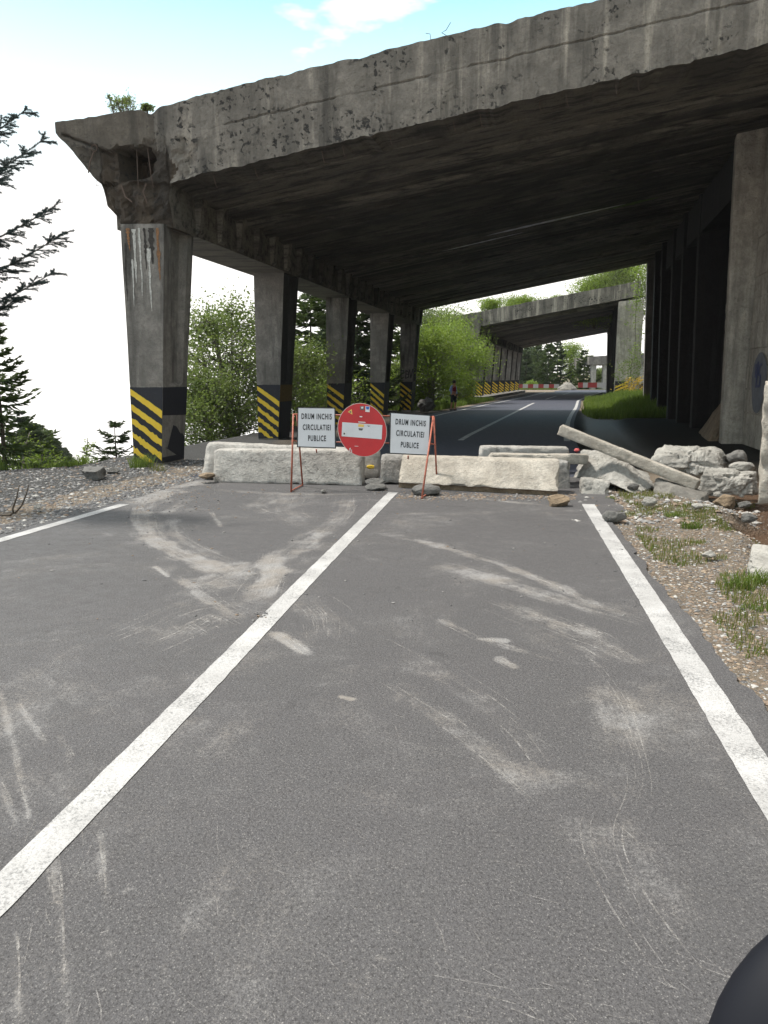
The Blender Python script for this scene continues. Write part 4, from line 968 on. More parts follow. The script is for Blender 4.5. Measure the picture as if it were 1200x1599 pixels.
scatter('slate_chippings', 26000, s_left, .006, .045, [g4, g1, g4, g4, g4, g3, g4, g4, g1, g2], 2)
scatter('road_grit', 1500, s_road, .004, .022, [g1, g4, g3], 3)
def s_rub(rr):
    p = G(rr.uniform(890, 1190), rr.uniform(752, 815)); return p.x, p.y, Tz(p.x, p.y) + .01
scatter('rubble_fragments', 900, s_rub, .015, .075, [g2, g1, g3], 4)
def s_front(rr):
    p = G(rr.uniform(620, 900), rr.gauss(776, 3)); return p.x, p.y, .003
scatter('soil_line', 1400, s_front, .006, .03, [g3, g3, g1], 5)

# ------------------------------------------------------------------ grass
def grass(name, n, sampler, h0, h1, mat, seed, wd=.006, lean=.5):
    rr = random.Random(seed); V = []; Fq = []
    for i in range(n):
        q = sampler(rr)
        if q is None: continue
        X, Y, z = q; h = rr.uniform(h0, h1); a = rr.uniform(0, 6.28); l_ = h * rr.uniform(.1, lean); w_ = wd * rr.uniform(.7, 1.3)
        dx, dy = math.cos(a), math.sin(a); b0 = len(V); t = rr.uniform(0, 6.28); wx, wy = math.cos(t) * w_, math.sin(t) * w_
        V += [(X - wx, Y - wy, z - .01), (X + wx, Y + wy, z - .01), (X + wx * .8 + dx * l_ * .4, Y + wy * .8 + dy * l_ * .4, z + h * .6), (X - wx * .8 + dx * l_ * .4, Y - wy * .8 + dy * l_ * .4, z + h * .6), (X + dx * l_, Y + dy * l_, z + h)]
        Fq += [(b0, b0 + 1, b0 + 2, b0 + 3), (b0 + 3, b0 + 2, b0 + 4)]
    o = M(name, V, Fq, mat); o['kind'] = 'stuff'; return o
def gl(rr):
    Y = rr.uniform(8.5, 15.5); X = rr.uniform(-11, -4.2); z, g, *_ = T(X, Y)
    return (X, Y, z) if g > .55 and rr.random() < g else None
grass('grass', 44000, gl, .08, .26, m_grass, 1, .007)
def gm(rr):
    Y = rr.uniform(42, 62); X = asphL(Y) - .9 - rr.random() * 4; return X, Y, Tz(X, Y)
grass('grass_beyond', 9000, gm, .15, .4, m_grass, 2, .02)
def gr_(rr):
    Y = rr.uniform(34, 61); X = asphR(Y) + .15 + rr.random() ** .8 * 8.3; z, g, *_ = T(X, Y)
    return (X, Y, z) if g > .4 else None
grass('grass_bank', 34000, gr_, .15, .55, m_grass, 3, .02)
def gf_(rr):
    Y = rr.uniform(121, 126); return rr.uniform(18, 30), Y, Tz(22, Y)
grass('grass_far', 3000, gf_, .2, .5, m_grass, 4, .05)
TUFT = 'grass tufts'
def tuft(px, py, n, h, rad, label, mat=m_grass, seed=0, Y=None):
    p = G(px, py) if Y is None else at(px, py, Y); rr = random.Random(seed + 77)
    z0 = Tz(p.x, p.y)
    def s_(r): a, d = r.uniform(0, 6.28), r.random() ** .7 * rad; return p.x + math.cos(a) * d * 1.4, p.y + math.sin(a) * d * .8, z0
    o = grass('grass_tuft', n, s_, h * .4, h, mat, seed, .004, .9); del o['kind']
    return tag(o, label, 'grass tuft', TUFT)
tuft(222, 728, 260, .33, .17, 'thick grass tuft at the foot of the first striped pillar', seed=1)
tuft(246, 733, 50, .22, .12, 'sparse dry grass beside the first pillar foot', m_drygrass, 2)
tuft(1053, 803, 130, .09, .10, 'low green tuft in front of the sloping slab')
tuft(1080, 822, 130, .12, .09, 'green tuft below the end of the sloping slab', seed=3)
tuft(1152, 912, 110, .16, .10, 'upright green tuft beside the pale flat rock', seed=4)
tuft(1195, 905, 140, .16, .14, 'green tuft at the right edge in front of the pale rock', seed=5)
tuft(955, 778, 40, .09, .06, 'tiny tuft between the small chunk and the wedge', seed=6)
tuft(1170, 738, 60, .14, .12, 'tuft on the small rocks by the pier', seed=7, Y=11.9)
tuft(1178, 948, 60, .08, .09, 'low tuft on the right verge below the pale rock', seed=8)
def gs(rr):
    Y = rr.uniform(4.5, 11.5); X = asphR(Y) + .15 + rr.random() * 1.7; z, g, mu, ch = T(X, Y)
    return (X, Y, z) if nz3((X, Y, 0), 1.8, 4) > .02 and mu < .4 else None
grass('verge_grass', 14000, gs, .02, .08, m_drygrass, 9, .003)
grass('verge_weeds', 6000, gs, .02, .06, m_grass, 10, .004)

# ------------------------------------------------------------------ trees
def leaves_np(centres, n_each, spread, size, rs_, flat=1.0):
    """diamond leaves around centres -> V, F arrays"""
    Cn = np.repeat(np.asarray(centres), n_each, 0); n = len(Cn)
    P = Cn + rs_.normal(0, 1, (n, 3)) * spread * np.array([1, 1, flat])
    a = rs_.normal(0, 1, (n, 3)); a[:, 2] *= .6; a /= np.linalg.norm(a, axis=1)[:, None]
    q = rs_.normal(0, 1, (n, 3)); b_ = np.cross(a, q); b_ /= np.linalg.norm(b_, axis=1)[:, None]
    s_ = size * rs_.uniform(.6, 1.3, (n, 1))
    V = np.stack([P, P + a * s_ * .5 + b_ * s_ * .32, P + a * s_, P + a * s_ * .5 - b_ * s_ * .32], 1).reshape(-1, 3)
    Fq = np.arange(n * 4).reshape(-1, 4)
    return V, Fq
def deciduous(loc, height, rad, seed, mat, bark, label, group=None, name='deciduous_tree', stems=3, leaf=.085, n_each=26, dens=1.0, low=.12, cat='tree'):
    rr = random.Random(seed); rs_ = np.random.RandomState(seed)
    root = empty(name, loc, label, cat, group); loc = Vector(loc)
    b = MB(); tips = []
    for s_ in range(stems):
        a = rr.uniform(0, 6.28); ln = rr.uniform(.05, .3) * rad
        p = loc + Vector((math.cos(a) * .08, math.sin(a) * .08, -.1)); pts = [p]; d = Vector((math.cos(a) * ln / height, math.sin(a) * ln / height, 1)).normalized()
        hh = height * rr.uniform(.72, 1.0); N = 9
        for i in range(N):
            p = p + d * hh / N; d = (d + Vector((rr.gauss(0, .09), rr.gauss(0, .09), 0))).normalized(); pts.append(p)
        r0 = .018 * height * rr.uniform(.7, 1.1)
        b.tube(pts, [r0 * (1 - i / (N + .6)) + .006 for i in range(N + 1)], 6)
        tips.append(pts[-1]); tips.append(pts[-2])
        for i in range(1, N + 1):
            t = i / N
            if t < low: continue
            for k in range(int(4 * dens) + 1):
                a = rr.uniform(0, 6.28); prof = math.sin(min(1, t * .9 + .12) * math.pi) ** .6 * (1 if t > .25 else .8)
                ln = rad * prof * rr.uniform(.55, 1.15); base = pts[i] if i < N else pts[i - 1]
                e = base + Vector((math.cos(a) * ln, math.sin(a) * ln, ln * rr.uniform(.15, .75)))
                mid = base.lerp(e, .5) + Vector((rr.gauss(0, .06), rr.gauss(0, .06), -.04 * ln))
                b.tube([base, mid, e], [r0 * .28 * (1 - t * .6) + .004, r0 * .16, .004], 4, cap=False)
                for q in range(3): 
                    f_ = rr.uniform(.35, 1.1); tp = base.lerp(e, f_) + Vector((rr.gauss(0, .16), rr.gauss(0, .16), rr.gauss(0, .14))) * rad * .5
                    tips.append(tp)
                    if q == 0: b.tube([base.lerp(e, min(f_, .9)), tp], [.008, .003], 3, cap=False)
    b.build('trunk', bark, root, smooth=True)
    V, Fq = leaves_np([tuple(t) for t in tips], n_each, rad * .13, leaf, rs_, .8)
    M('crown', V, Fq, mat, root)
    return root
def spruce(loc, height, rad, seed, mat, label, group=None, dens=1.0, name='spruce_tree', twig=.2, sides=None, droop=.25, low=.06, wdt=.022, trunk_r=None, gap=1.0):
    rr = random.Random(seed); root = empty(name, loc, label, 'tree', group); loc = Vector(loc)
    b = MB(); r0 = trunk_r or .011 * height + .02
    b.tube([loc + Vector((0, 0, -.3)), loc + Vector((0, 0, height * .5)), loc + Vector((0, 0, height))], [r0, r0 * .55, .006], 7); b.build('trunk', m_bark, root, smooth=True)
    V = []; Fq = []; wood = MB()
    def strip(p, d, l_, w_):
        d = d.normalized(); n = d.cross(Vector((rr.gauss(0, 1), rr.gauss(0, 1), rr.gauss(0, 1)))).normalized(); b0 = len(V)
        for side in (n, d.cross(n)):
            q = len(V); V.extend([p, p + d * l_ * .3 + side * w_, p + d * l_, p + d * l_ * .3 - side * w_]); Fq.append((q, q + 1, q + 2, q + 3))
    nw = int(height * 4.2 * dens); 
    for i in range(nw):
        t = low + (1 - low) * (i + rr.random() * .6) / nw; z = height * t; ln0 = rad * (1 - t) ** .8 + .08
        nb = rr.randint(4, 6)
        for k in range(nb):
            a = rr.uniform(0, 6.28) if sides is None else rr.uniform(*sides)
            ln = ln0 * rr.uniform(.6, 1.12) * gap; p0 = loc + Vector((0, 0, z)); N = max(3, int(ln / (twig * .5))); prev = p0; line = [p0]
            for s_ in range(1, N + 1):
                f_ = s_ / N
                p = p0 + Vector((math.cos(a), math.sin(a), 0)) * ln * f_ + Vector((0, 0, ln * (-droop * math.sin(f_ * 2.2) * (1 - t * .7) + .22 * f_ * f_ + .3 * t * f_)))
                line.append(p); d = (p - prev)
                sd_ = d.cross(Vector((0, 0, 1))).normalized()
                tl_ = twig * (1.25 - f_ * .6) * min(1.3, .5 + ln)
                for sg in (-1, 1):
                    for m_ in range(2):
                        dd = d.normalized() * rr.uniform(.5, .9) + sd_ * sg * rr.uniform(.5, 1) + Vector((0, 0, rr.uniform(-.45, .12)))
                        strip(prev.lerp(p, rr.random()), dd, tl_ * rr.uniform(.6, 1.15), wdt * rr.uniform(.8, 1.4))
                strip(prev, d, d.length * 1.25, wdt * .9)
                prev = p
            wood.tube(line, [max(.004, .012 * (1 - q / len(line))) for q in range(len(line))], 3, cap=False)
    base = len(V); V += [Vector(v) for v in wood.v]; nF = len(Fq); Fq += [tuple(i + base for i in f) for f in wood.f]
    M('crown', [tuple(v) for v in V], Fq, [mat, m_bark], root, mi=[0] * nF + [1] * len(wood.f))
    return root
# left: young spruce in view, small one by the first pillar
pl = at(10, 742, 15.2)
spruce((pl.x, 15.2, Tz(pl.x, 15.2)), 1.7 + (592 - 505) * 15.2 / 1163 * 1.02 - Tz(pl.x, 15.2), 1.35, 3, m_sprucegreen, 'young spruce standing at the left edge of the grassy verge', twig=.24, wdt=.022, low=.08, dens=1.25)
for (px, Y, top, rad, sd_, lb) in [(187, 19.5, 655, 1.0, 5, 'small spruce just left of the first striped pillar, growing below the verge'), (-45, 19, 560, 1.5, 6, 'dark spruce partly cut by the left edge behind the young one')]:
    X = (px - 600) / 1163 * Y; z0 = Tz(X, Y); zt_ = 1.7 + (592 - top) * Y / 1163
    spruce((X, Y, z0), zt_ - z0, rad * 1.2, sd_, m_spruce, lb, twig=.3, wdt=.02, dens=.9, low=.3)
# far ridge of spruces descending on the left
for i, (px, Y, top, hh) in enumerate([(62, 34, 655, 9), (82, 60, 668, 11), (94, 90, 682, 12), (106, 120, 696, 12), (114, 150, 706, 12), (122, 190, 716, 12), (44, 42, 640, 10), (74, 75, 660, 11)]):
    X = (px - 600) / 1163 * Y; zt_ = 1.7 - (top - 592) * Y / 1163
    spruce((X, Y, zt_ - hh), hh, 2.6 + Y * .01, 30 + i, m_sprucegreen if i % 2 else m_spruce, ['%s spruce on the falling slope at left, %s in the row' % (a_, c_) for a_, c_ in (('dark', 'second nearest'), ('mid green', 'third nearest'), ('hazy', 'fifth nearest'), ('hazy', 'sixth nearest'), ('hazy', 'second farthest'), ('palest', 'farthest and lowest'), ('tallest', 'nearest'), ('greyish', 'fourth nearest'))][i], 'spruces stepping down the left slope', dens=.5, twig=.5 + Y * .003, wdt=.06 + Y * .0006, low=.3)
# big near spruce left out of the frame: its boughs reach in
def near_spruce():
    loc = Vector((-7.0, 10.2, Tz(-7.0, 10.2))); root = empty('spruce_tree', loc, 'near spruce reaching into the upper left with feathery blue green boughs', 'tree'); rr = random.Random(12)
    b = MB(); b.tube([loc + Vector((0, 0, -.3)), loc + Vector((.05, 0, 5)), loc + Vector((0, .1, 10))], [.2, .12, .02], 9); b.build('trunk', m_bark, root, smooth=True)
    tgt = [(40, 172, 9.6), (72, 215, 9.4), (86, 322, 9.8), (104, 362, 9.5), (84, 425, 9.9), (24, 245, 9.0), (24, 468, 10.0)]
    V = []; Fq = []; wood = MB()
    def needles(p0, p1, l_, dn):
        d = (p1 - p0); n = max(2, int(d.length / dn)); dh = d.normalized()
        for i in range(n):
            p = p0 + d * (i + rr.random()) / n
            for _ in range(3):
                a = Vector((rr.gauss(0, 1), rr.gauss(0, 1), rr.gauss(0, 1))); s_ = a.cross(dh).normalized()
                e = p + (dh * .8 + s_).normalized() * l_ * rr.uniform(.7, 1.2); q = len(V); wv2 = dh.cross(s_) * .004
                V.extend([p - wv2, p + wv2, e]); Fq.append((q, q + 1, q + 2))
    for j, (px, py, Y) in enumerate(tgt):
        tip = at(px, py, Y); base = Vector((-7.0, 10.2, tip.z - .35 - .1 * (j % 2))); N = 16; line = []
        for i in range(N + 1):
            t = i / N; p = base.lerp(tip, t) + Vector((0, 0, -.35 * math.sin(t * math.pi))) ; line.append(p)
        wood.tube(line, [.022 * (1 - t / (N + 1)) + .003 for t in range(N + 1)], 5, cap=False)
        for i in range(6, N):
            t = i / N; d = (line[i + 1] - line[i]).normalized(); sd_ = d.cross(Vector((0, 0, 1))).normalized()
            for sg in (-1, 1):
                for k in range(2):
                    ln = (.62 * (1 - t) + .12) * rr.uniform(.7, 1.15); s0 = line[i].lerp(line[i + 1], rr.random())
                    dd = (d * .9 + sd_ * sg * rr.uniform(.5, .9) + Vector((0, 0, rr.uniform(-.5, .1)))).normalized(); e = s0 + dd * ln + Vector((0, 0, .06 * ln))
                    wood.tube([s0, e], [.005, .002], 3, cap=False); needles(s0, e, .034, .006)
                    m_ = int(ln / .075)
                    for q in range(m_):
                        f_ = (q + .6) / (m_ + .4); s1 = s0.lerp(e, f_); s2 = dd.cross(Vector((0, 0, 1))).normalized() * rr.choice((-1, 1))
                        e1 = s1 + (dd * .8 + s2 * .7 + Vector((0, 0, rr.uniform(-.4, .1)))).normalized() * rr.uniform(.07, .14) * (1.2 - f_ * .5); needles(s1, e1, .032, .006); wood.tube([s1, e1], [.003, .0015], 3, cap=False)
            needles(line[i], line[i + 1], .036, .005)
    base = len(V); V += [Vector(v) for v in wood.v]; nF = len(Fq); Fq += [tuple(i + base for i in f) for f in wood.f]
    M('bough', [tuple(v) for v in V], Fq, [m_sprucenear, m_bark], root, mi=[0] * nF + [1] * len(wood.f))
near_spruce()
# broadleaf shrubs low at left
for i, (px, Y, top, rad, lb) in enumerate([(62, 16.5, 665, .6, 'thin leafy sapling right of the young spruce at left'), (105, 17.5, 700, .6, 'low bright shrub at the left verge crest'), (118, 20, 672, .5, 'little yellow green sapling near the angular boulder'), (30, 17.5, 640, .7, 'leafy shrub behind the young spruce')]):
    X = (px - 600) / 1163 * Y; z0 = Tz(X, Y) ; zt_ = 1.7 + (592 - top) * Y / 1163
    deciduous((X, Y, z0), zt_ - z0, rad, 60 + i, m_leaf, m_barkpale, lb, 'shrubs at the left verge', 'shrub', 2, .06, 8, .7, .3, 'shrub')
# trees seen between the pillars
TB = 'trees behind the gallery pillars'
def place(kind, px, Y, top, rad, seed, label, **k):
    X = (px - 600) / 1163 * Y; z0 = Tz(X, Y); zt_ = 1.7 + (592 - top) * Y / 1163
    if kind == 'd': return deciduous((X, Y, z0), zt_ - z0, rad, seed, k.pop('mat', m_leaf), m_barkpale, label, TB, **k)
    return spruce((X, Y, z0), zt_ - z0, rad, seed, k.pop('mat', m_spruce), label, TB, **k)
place('d', 372, 27, 462, 2.3, 101, 'airy light green tree between the first and second pillars', stems=5, leaf=.10, n_each=26, mat=m_leaf2, dens=1.0)
place('d', 330, 25, 560, 1.7, 102, 'lower bushy tree just right of the first pillar', stems=5, leaf=.09, n_each=24, mat=m_leaf2)
place('d', 440, 29, 520, 2.0, 103, 'leafy tree mostly hidden behind the second pillar', stems=4, leaf=.10, n_each=24, mat=m_leaf2)
place('s', 490, 36, 435, 3.2, 104, 'tall dark spruce between the second and third pillars', dens=.9, twig=.5, wdt=.05, mat=m_sprucegreen)
place('s', 560, 40, 440, 3.2, 105, 'tall dark spruce between the third and fourth pillars', dens=.9, twig=.5, wdt=.05)
place('s', 605, 46, 430, 3.4, 106, 'dark spruce between the fourth and fifth pillars', dens=.8, twig=.5, wdt=.06, mat=m_sprucegreen)
place('d', 500, 33, 590, 1.8, 107, 'low leafy bush in front of the dark spruce between second and third pillars', leaf=.09, n_each=18, stems=3)
place('d', 620, 44, 560, 2.0, 108, 'bright bush behind the fifth pillar', leaf=.1, n_each=18, stems=3)
place('s', 530, 46, 425, 3.6, 109, 'farther dark spruce behind the third pillar', dens=.8, twig=.55, wdt=.06)
place('d', 672, 46, 500, 2.4, 110, 'big fresh green tree right of the last near pillar', leaf=.12, n_each=30, stems=4, low=.05)
place('d', 712, 53, 505, 2.2, 111, 'fresh green tree behind the walking person', leaf=.12, n_each=30, stems=4, low=.05)
place('d', 700, 62, 476, 3.0, 112, 'tallest fresh green tree by the left end of the far gallery', leaf=.14, n_each=26, stems=4)
place('d', 660, 58, 470, 3.0, 113, 'mid green tree behind the last near pillar top', leaf=.14, n_each=26, stems=4, mat=m_leaf2)
place('d', 640, 50, 610, 1.6, 114, 'low green bush at the grass left of the person', leaf=.1, n_each=18, stems=3)
# vegetation on and behind the far gallery
VR = 'bushes on the far gallery roof'
for i, (w_, s_, h_, r_, lb) in enumerate([(1.5, 3, 1.3, 1.1, 'leftmost bright bush on the far gallery roof'), (4.2, 5, 1.2, 1.2, 'second bush from the left on the far gallery roof'), (6.6, 9, 1.1, 1.0, 'third bush from the left on the far gallery roof'), (2.8, 10, 1.9, 1.5, 'taller bush set back at the left of the far gallery roof'), (9.2, 12, .8, .9, 'small sparse bush near the middle of the far gallery roof')]):
    p = FB(w_, s_, ztopB(w_) + .1); 
    deciduous(p, h_, r_, 200 + i, m_leaf, m_bark, lb, VR, 'bush', 3, .12, 16, .8, .1, 'bush')
for i, (px, Y, top, rad, lb, mt) in enumerate([(915, 74, 425, 2.6, 'green tree above the right part of the far gallery roof', m_leaf), (960, 72, 408, 3.0, 'largest green tree above the right end of the far gallery', m_leaf2), (1005, 70, 395, 3.0, 'rightmost green tree above the far gallery, beside the dark wall', m_leaf), (940, 84, 415, 3.2, 'dark green tree set back above the far gallery', m_leaf2)]):
    X = (px - 600) / 1163 * Y; zt_ = 1.7 + (592 - top) * Y / 1163; z0 = min(Tz(X, Y), zt_ - 4); z0 = max(z0, 6.5)
    deciduous((X, Y, z0), zt_ - z0, rad, 220 + i, mt, m_bark, lb, 'trees above the far gallery', stems=4, leaf=.14, n_each=26, low=.05)
def hanging(ctr_px, Y, rx, rz, n, seed, label, mat=m_leaf):
    rs_ = np.random.RandomState(seed); c_ = at(*ctr_px, Y); cs_ = [(c_.x + rs_.normal(0, rx), Y + rs_.normal(0, .15), c_.z + rs_.uniform(-rz, rz)) for _ in range(n)]
    root = empty('climbing_plant', (c_.x, Y, c_.z - rz), label, 'climber', 'leafy climbers on the far pier')
    V, Fq = leaves_np(cs_, 8, .12, .13, rs_); M('leaves', V, Fq, mat, root)
    b = MB(); b.tube([(c_.x + .2, Y + .1, c_.z - rz - .4), (c_.x, Y, c_.z), (c_.x + .1, Y, c_.z + rz)], .02, 4); b.build('stem', m_bark, root)
hanging((993, 490), 57.6, .35, 3.6, 110, 1, 'leafy climber hanging down the right side of the far pier')
hanging((985, 580), 57.2, .65, .9, 90, 2, 'dense leafy bush part against the lower far pier', m_leaf2)
hanging((990, 601), 56.4, .45, .5, 60, 3, 'yellow leafy stand-in for a yellow framework right of the striped far pier', m_ystandin)  # leaf clump made up in place of a yellow framework
# conifers and broadleaves beyond the far gallery
FT = 'trees beyond the far gallery'
def placef(kind, px, Y, top, rad, seed, label, **k):
    X = (px - 600) / 1163 * Y; zt_ = 1.7 + (592 - top) * Y / 1163
    if kind == 'd': return deciduous((X, Y, 0), zt_, rad, seed, k.pop('mat', m_leaf), m_bark, label, FT, **k)
    return spruce((X, Y, 0), zt_, rad, seed, k.pop('mat', m_spruce), label, FT, dens=.45, twig=.7, wdt=.11, **k)
placef('s', 815, 130, 545, 2.6, 301, 'dark conifer beside the last far pillar, leftmost in the far opening')
placef('s', 848, 132, 538, 3.4, 302, 'broad dark conifer in the middle left of the far opening', mat=m_sprucegreen)
placef('s', 862, 136, 534, 3.0, 303, 'tall dark conifer behind the gravel heap')
placef('d', 884, 140, 534, 3.0, 304, 'light green tree behind the gravel heap in the far opening', leaf=.25, n_each=16, stems=4)
placef('s', 903, 130, 548, 3.2, 305, 'olive conifer right of the light green tree in the far opening', mat=m_sprucegreen)
placef('s', 832, 150, 540, 3.6, 306, 'conifer set back between the left two in the far opening', mat=m_sprucegreen)
placef('d', 925, 150, 575, 2.4, 307, 'small leafy tree in front of the third gallery', leaf=.25, n_each=10, stems=3, mat=m_leaf2)
placef('d', 822, 124, 596, 1.0, 308, 'bright bush behind the red and white barrier', leaf=.2, n_each=10, stems=3)
# a dense wood closing the view beyond
def wood_mass():
    rs_ = np.random.RandomState(9); cs_ = []
    for i in range(2600):
        x = rs_.uniform(10, 34); y = rs_.uniform(158, 175); h = rs_.uniform(0, 1) ** .8 * (8.5 + 1.2 * math.sin(x * 1.7)); cs_.append((x, y, h))
    V, Fq = leaves_np(cs_, 9, .5, .6, rs_); o = M('distant_wood', V, Fq, m_spruce); o['kind'] = 'stuff'
wood_mass()
# plants on top of the near gallery's broken corner
for i, (px, py, Y, h_, r_, lb) in enumerate([(197, 178, 15.6, .42, .26, 'small green bush growing on top of the broken gallery corner'), (236, 170, 15.8, .16, .12, 'tiny sprig right of the small bush on the gallery edge'), (178, 182, 15.6, .55, .10, 'thin twig sticking up at the left of the small roof bush')]):
    p = at(px, py, Y); deciduous(p, h_, r_, 400 + i, m_leaf2, m_wire, lb, 'plants on the near gallery edge', 'roof_plant', 3 if i != 2 else 1, .035, 5 if i != 2 else 2, .6, .3, 'plant')

# ------------------------------------------------------------------ far road works
root = empty('striped_barrier', at(808, 608, 121), 'long red and white barrier left of the gravel heap', 'barrier', 'red and white barriers beyond the far gallery')
m_rw_r = simple('barrier_red', (.22, .02, .02), .7); m_rw_w = simple('barrier_white', (.30, .30, .30), .7)
xa, xb = at(808, 608, 121).x, at(873, 608, 121).x; n = 8
for i in range(n):
    b = MB(); x0 = xa + (xb - xa) * i / n; x1 = xa + (xb - xa) * (i + 1) / n; bx(b, x0, x1 , 120.8, 121.0, .25, .85); b.build('white_panel' if i % 2 else 'red_panel', m_rw_w if i % 2 else m_rw_r, root)
root = empty('striped_barrier', at(903, 606, 123), 'short red and white barrier right of the gravel heap', 'barrier', 'red and white barriers beyond the far gallery')
xa = at(903, 606, 123).x
for i in range(6):
    b = MB(); wh = i % 3 == 1 or i > 3; bx(b, xa + i * .75, xa + i * .75 + .75, 122.9, 123.1, .3, 1.1); b.build('white_panel' if wh else 'red_panel', m_rw_w if wh else m_rw_r, root)
c_ = at(886, 609, 118); Vq, Fq = rock_mesh((c_.x, 118, 0), (1.5, 1.4, 1.25), 71, 4, .12, 0)
Vq = [Vector((v.x, v.y, max(-.2, v.z * (1 - .45 * min(1, math.hypot(v.x - c_.x, v.y - 118) / 1.5))))) for v in Vq]
tag(M('gravel_heap', Vq, Fq, m_blockdark, None, (c_.x, 118, 0), smooth=True), 'small pale brown gravel heap at the bend beyond the far gallery', 'gravel heap')

# ------------------------------------------------------------------ sign stand
def quad_board(mb_, c4, t_, back): pass
stand = empty('sign_stand', G(566, 766), 'rusty red steel stand carrying two white text boards and a round red sign', 'sign stand')
def bar(name, a, b_, r_=.014, par=None):
    b = MB(); b.tube([a, b_], r_, 8); return b.build(name, m_redmetal, par or stand, smooth=True)
fl, flt = G(455, 768.5), at(458.5, 646, 11.62); rl, rlt = G(473, 759), at(464, 646, 11.7)
fr_, frt = at(659, 779, 10.85), at(677, 650, 11.6); fr_ = G(659, 779); rr_, rrt = G(683, 763), at(678, 651, 11.66)
for a, b_ in ((fl, flt), (rl, rlt), (fr_, frt), (rr_, rrt)): bar('leg', a, b_)
bar('top_rail', flt + Vector((0, .02, -.01)), frt + Vector((0, .02, -.01)), .012); 
la, lb_ = fl.lerp(flt, .66), rl.lerp(rlt, .62); ra, rb = fr_.lerp(frt, .66), rr_.lerp(rrt, .62)
bar('lower_rail', la.lerp(lb_, .6), ra.lerp(rb, .6), .010); bar('brace', la, lb_, .010); bar('brace', ra, rb, .010)
bar('foot_brace', fl + Vector((0, 0, .02)), rl + Vector((0, 0, .02)), .011); bar('foot_brace', fr_ + Vector((0, 0, .02)), rr_ + Vector((0, 0, .02)), .011)
def plane_axes(c4):
    tl, tr, br, bl = c4; ax = (tr - tl).normalized(); dn = (bl - tl); dn -= ax * dn.dot(ax); dn.normalize(); n = ax.cross(dn) ; return ax, dn, n
def slab4(c4, n, t, mat, name, par, grow=0.0):
    ctr = sum(c4, Vector()) / 4; c = [p + (p - ctr).normalized() * grow for p in c4]
    b = MB(); b.hexa([c[3] + n * 0, c[2] + n * 0, c[2] + n * t, c[3] + n * t, c[0], c[1], c[1] + n * t, c[0] + n * t]); return b.build(name, mat, par)
def text_mesh(txt, size, ctr, ax, dn, n, par, name='lettering', xs_=.82, bold=.012, mat=None):
    cu = bpy.data.curves.new('t', 'FONT'); cu.body = txt; cu.size = size; cu.align_x = 'CENTER'; cu.align_y = 'CENTER'; cu.space_character = 1.22; cu.offset = bold * size; cu.resolution_u = 3; cu.extrude = .001
    o = bpy.data.objects.new('t', cu); C.objects.link(o); dg = bpy.context.evaluated_depsgraph_get(); me = bpy.data.meshes.new_from_object(o.evaluated_get(dg))
    V = [ctr + ax * (v.co.x * xs_) - dn * v.co.y + n * v.co.z for v in me.vertices]; Fq = [tuple(p.vertices) for p in me.polygons]
    bpy.data.objects.remove(o); bpy.data.curves.remove(cu)
    return M(name, [tuple(v) for v in V], Fq, mat or m_letter, par)
for (pc, yt, yb, lab) in (([(465, 635.5), (524, 636.5), (525, 700.5), (464, 698.5)], 11.56, 11.5, 'left text board'), ([(609.5, 643.5), (673, 648), (670.5, 711.5), (608, 708.5)], 11.54, 11.46, 'right text board, slightly tilted')):
    c4 = [at(*pc[0], yt), at(*pc[1], yt), at(*pc[2], yb), at(*pc[3], yb)]
    ax, dn, n = plane_axes(c4); n = -n if n.y > 0 else n      # n points to the camera
    brd = slab4(c4, -n, .012, m_black, 'sign_board', stand); brd['label'] = lab
    ctr = sum(c4, Vector()) / 4; inn = [p + (ctr - p).normalized() * .022 for p in c4]
    slab4([p + n * .003 for p in inn], -n, .002, m_white, 'white_face', brd)
    for i, tx in enumerate(('DRUM INCHIS', 'CIRCULATIEI', 'PUBLICE')):
        hgt = (c4[3] - c4[0]).length
        text_mesh(tx, .118, ctr - dn * hgt * (.27 - .27 * i) + n * .006 + ax * (.005 * i), ax, dn, n, brd, xs_=.53, bold=.024)
    bar('bracket', ctr + dn * .33 - n * .02, ctr + dn * .33 + Vector((0, .06, -.05)), .012)
# round no-entry sign
cR = at(566, 671.5, 11.44); ax = Vector((1, 0, -.055)).normalized(); dn = Vector((.03, -.10, -1)).normalized(); n = ax.cross(dn); n = -n if n.y > 0 else n
rx_, rz_ = 38.2 * 11.44 / 1170, 41.3 * 11.44 / 1170
def disc(name, rx__, rz__, off, th, mat, par, N=56):
    b = MB(); f0 = [cR + ax * rx__ * math.cos(i / N * 6.28318) - dn * rz__ * math.sin(i / N * 6.28318) + n * off for i in range(N)]; f1 = [p - n * th for p in f0]
    b.add(f0 + f1, [tuple(range(N))] + [tuple(range(N, 2 * N))[::-1]] + [(i, N + i, N + (i + 1) % N, (i + 1) % N) for i in range(N)]); return b.build(name, mat, par)
m_alu = simple('pale_rim', (.5, .42, .38), .5)
rd = disc('round_sign', rx_, rz_, 0, .012, m_alu, stand); disc('red_face', rx_ * .975, rz_ * .978, .003, .002, m_red, rd)
def onsign(pxs, off, mat, name):
    c = []
    for p in pxs:
        r_ = ray(*p); P0 = cR + n * off; t = (P0 - Vector((0, 0, H))).dot(n) / r_.dot(n); c.append(Vector((0, 0, H)) + r_ * t)
    b = MB(); b.add(c, [tuple(range(len(c)))[::-1]]); return b.build(name, mat, rd)
onsign([(534.8, 659.2), (597.5, 663.8), (596.3, 686.0), (533.8, 681.2)], .007, m_white, 'white_bar')
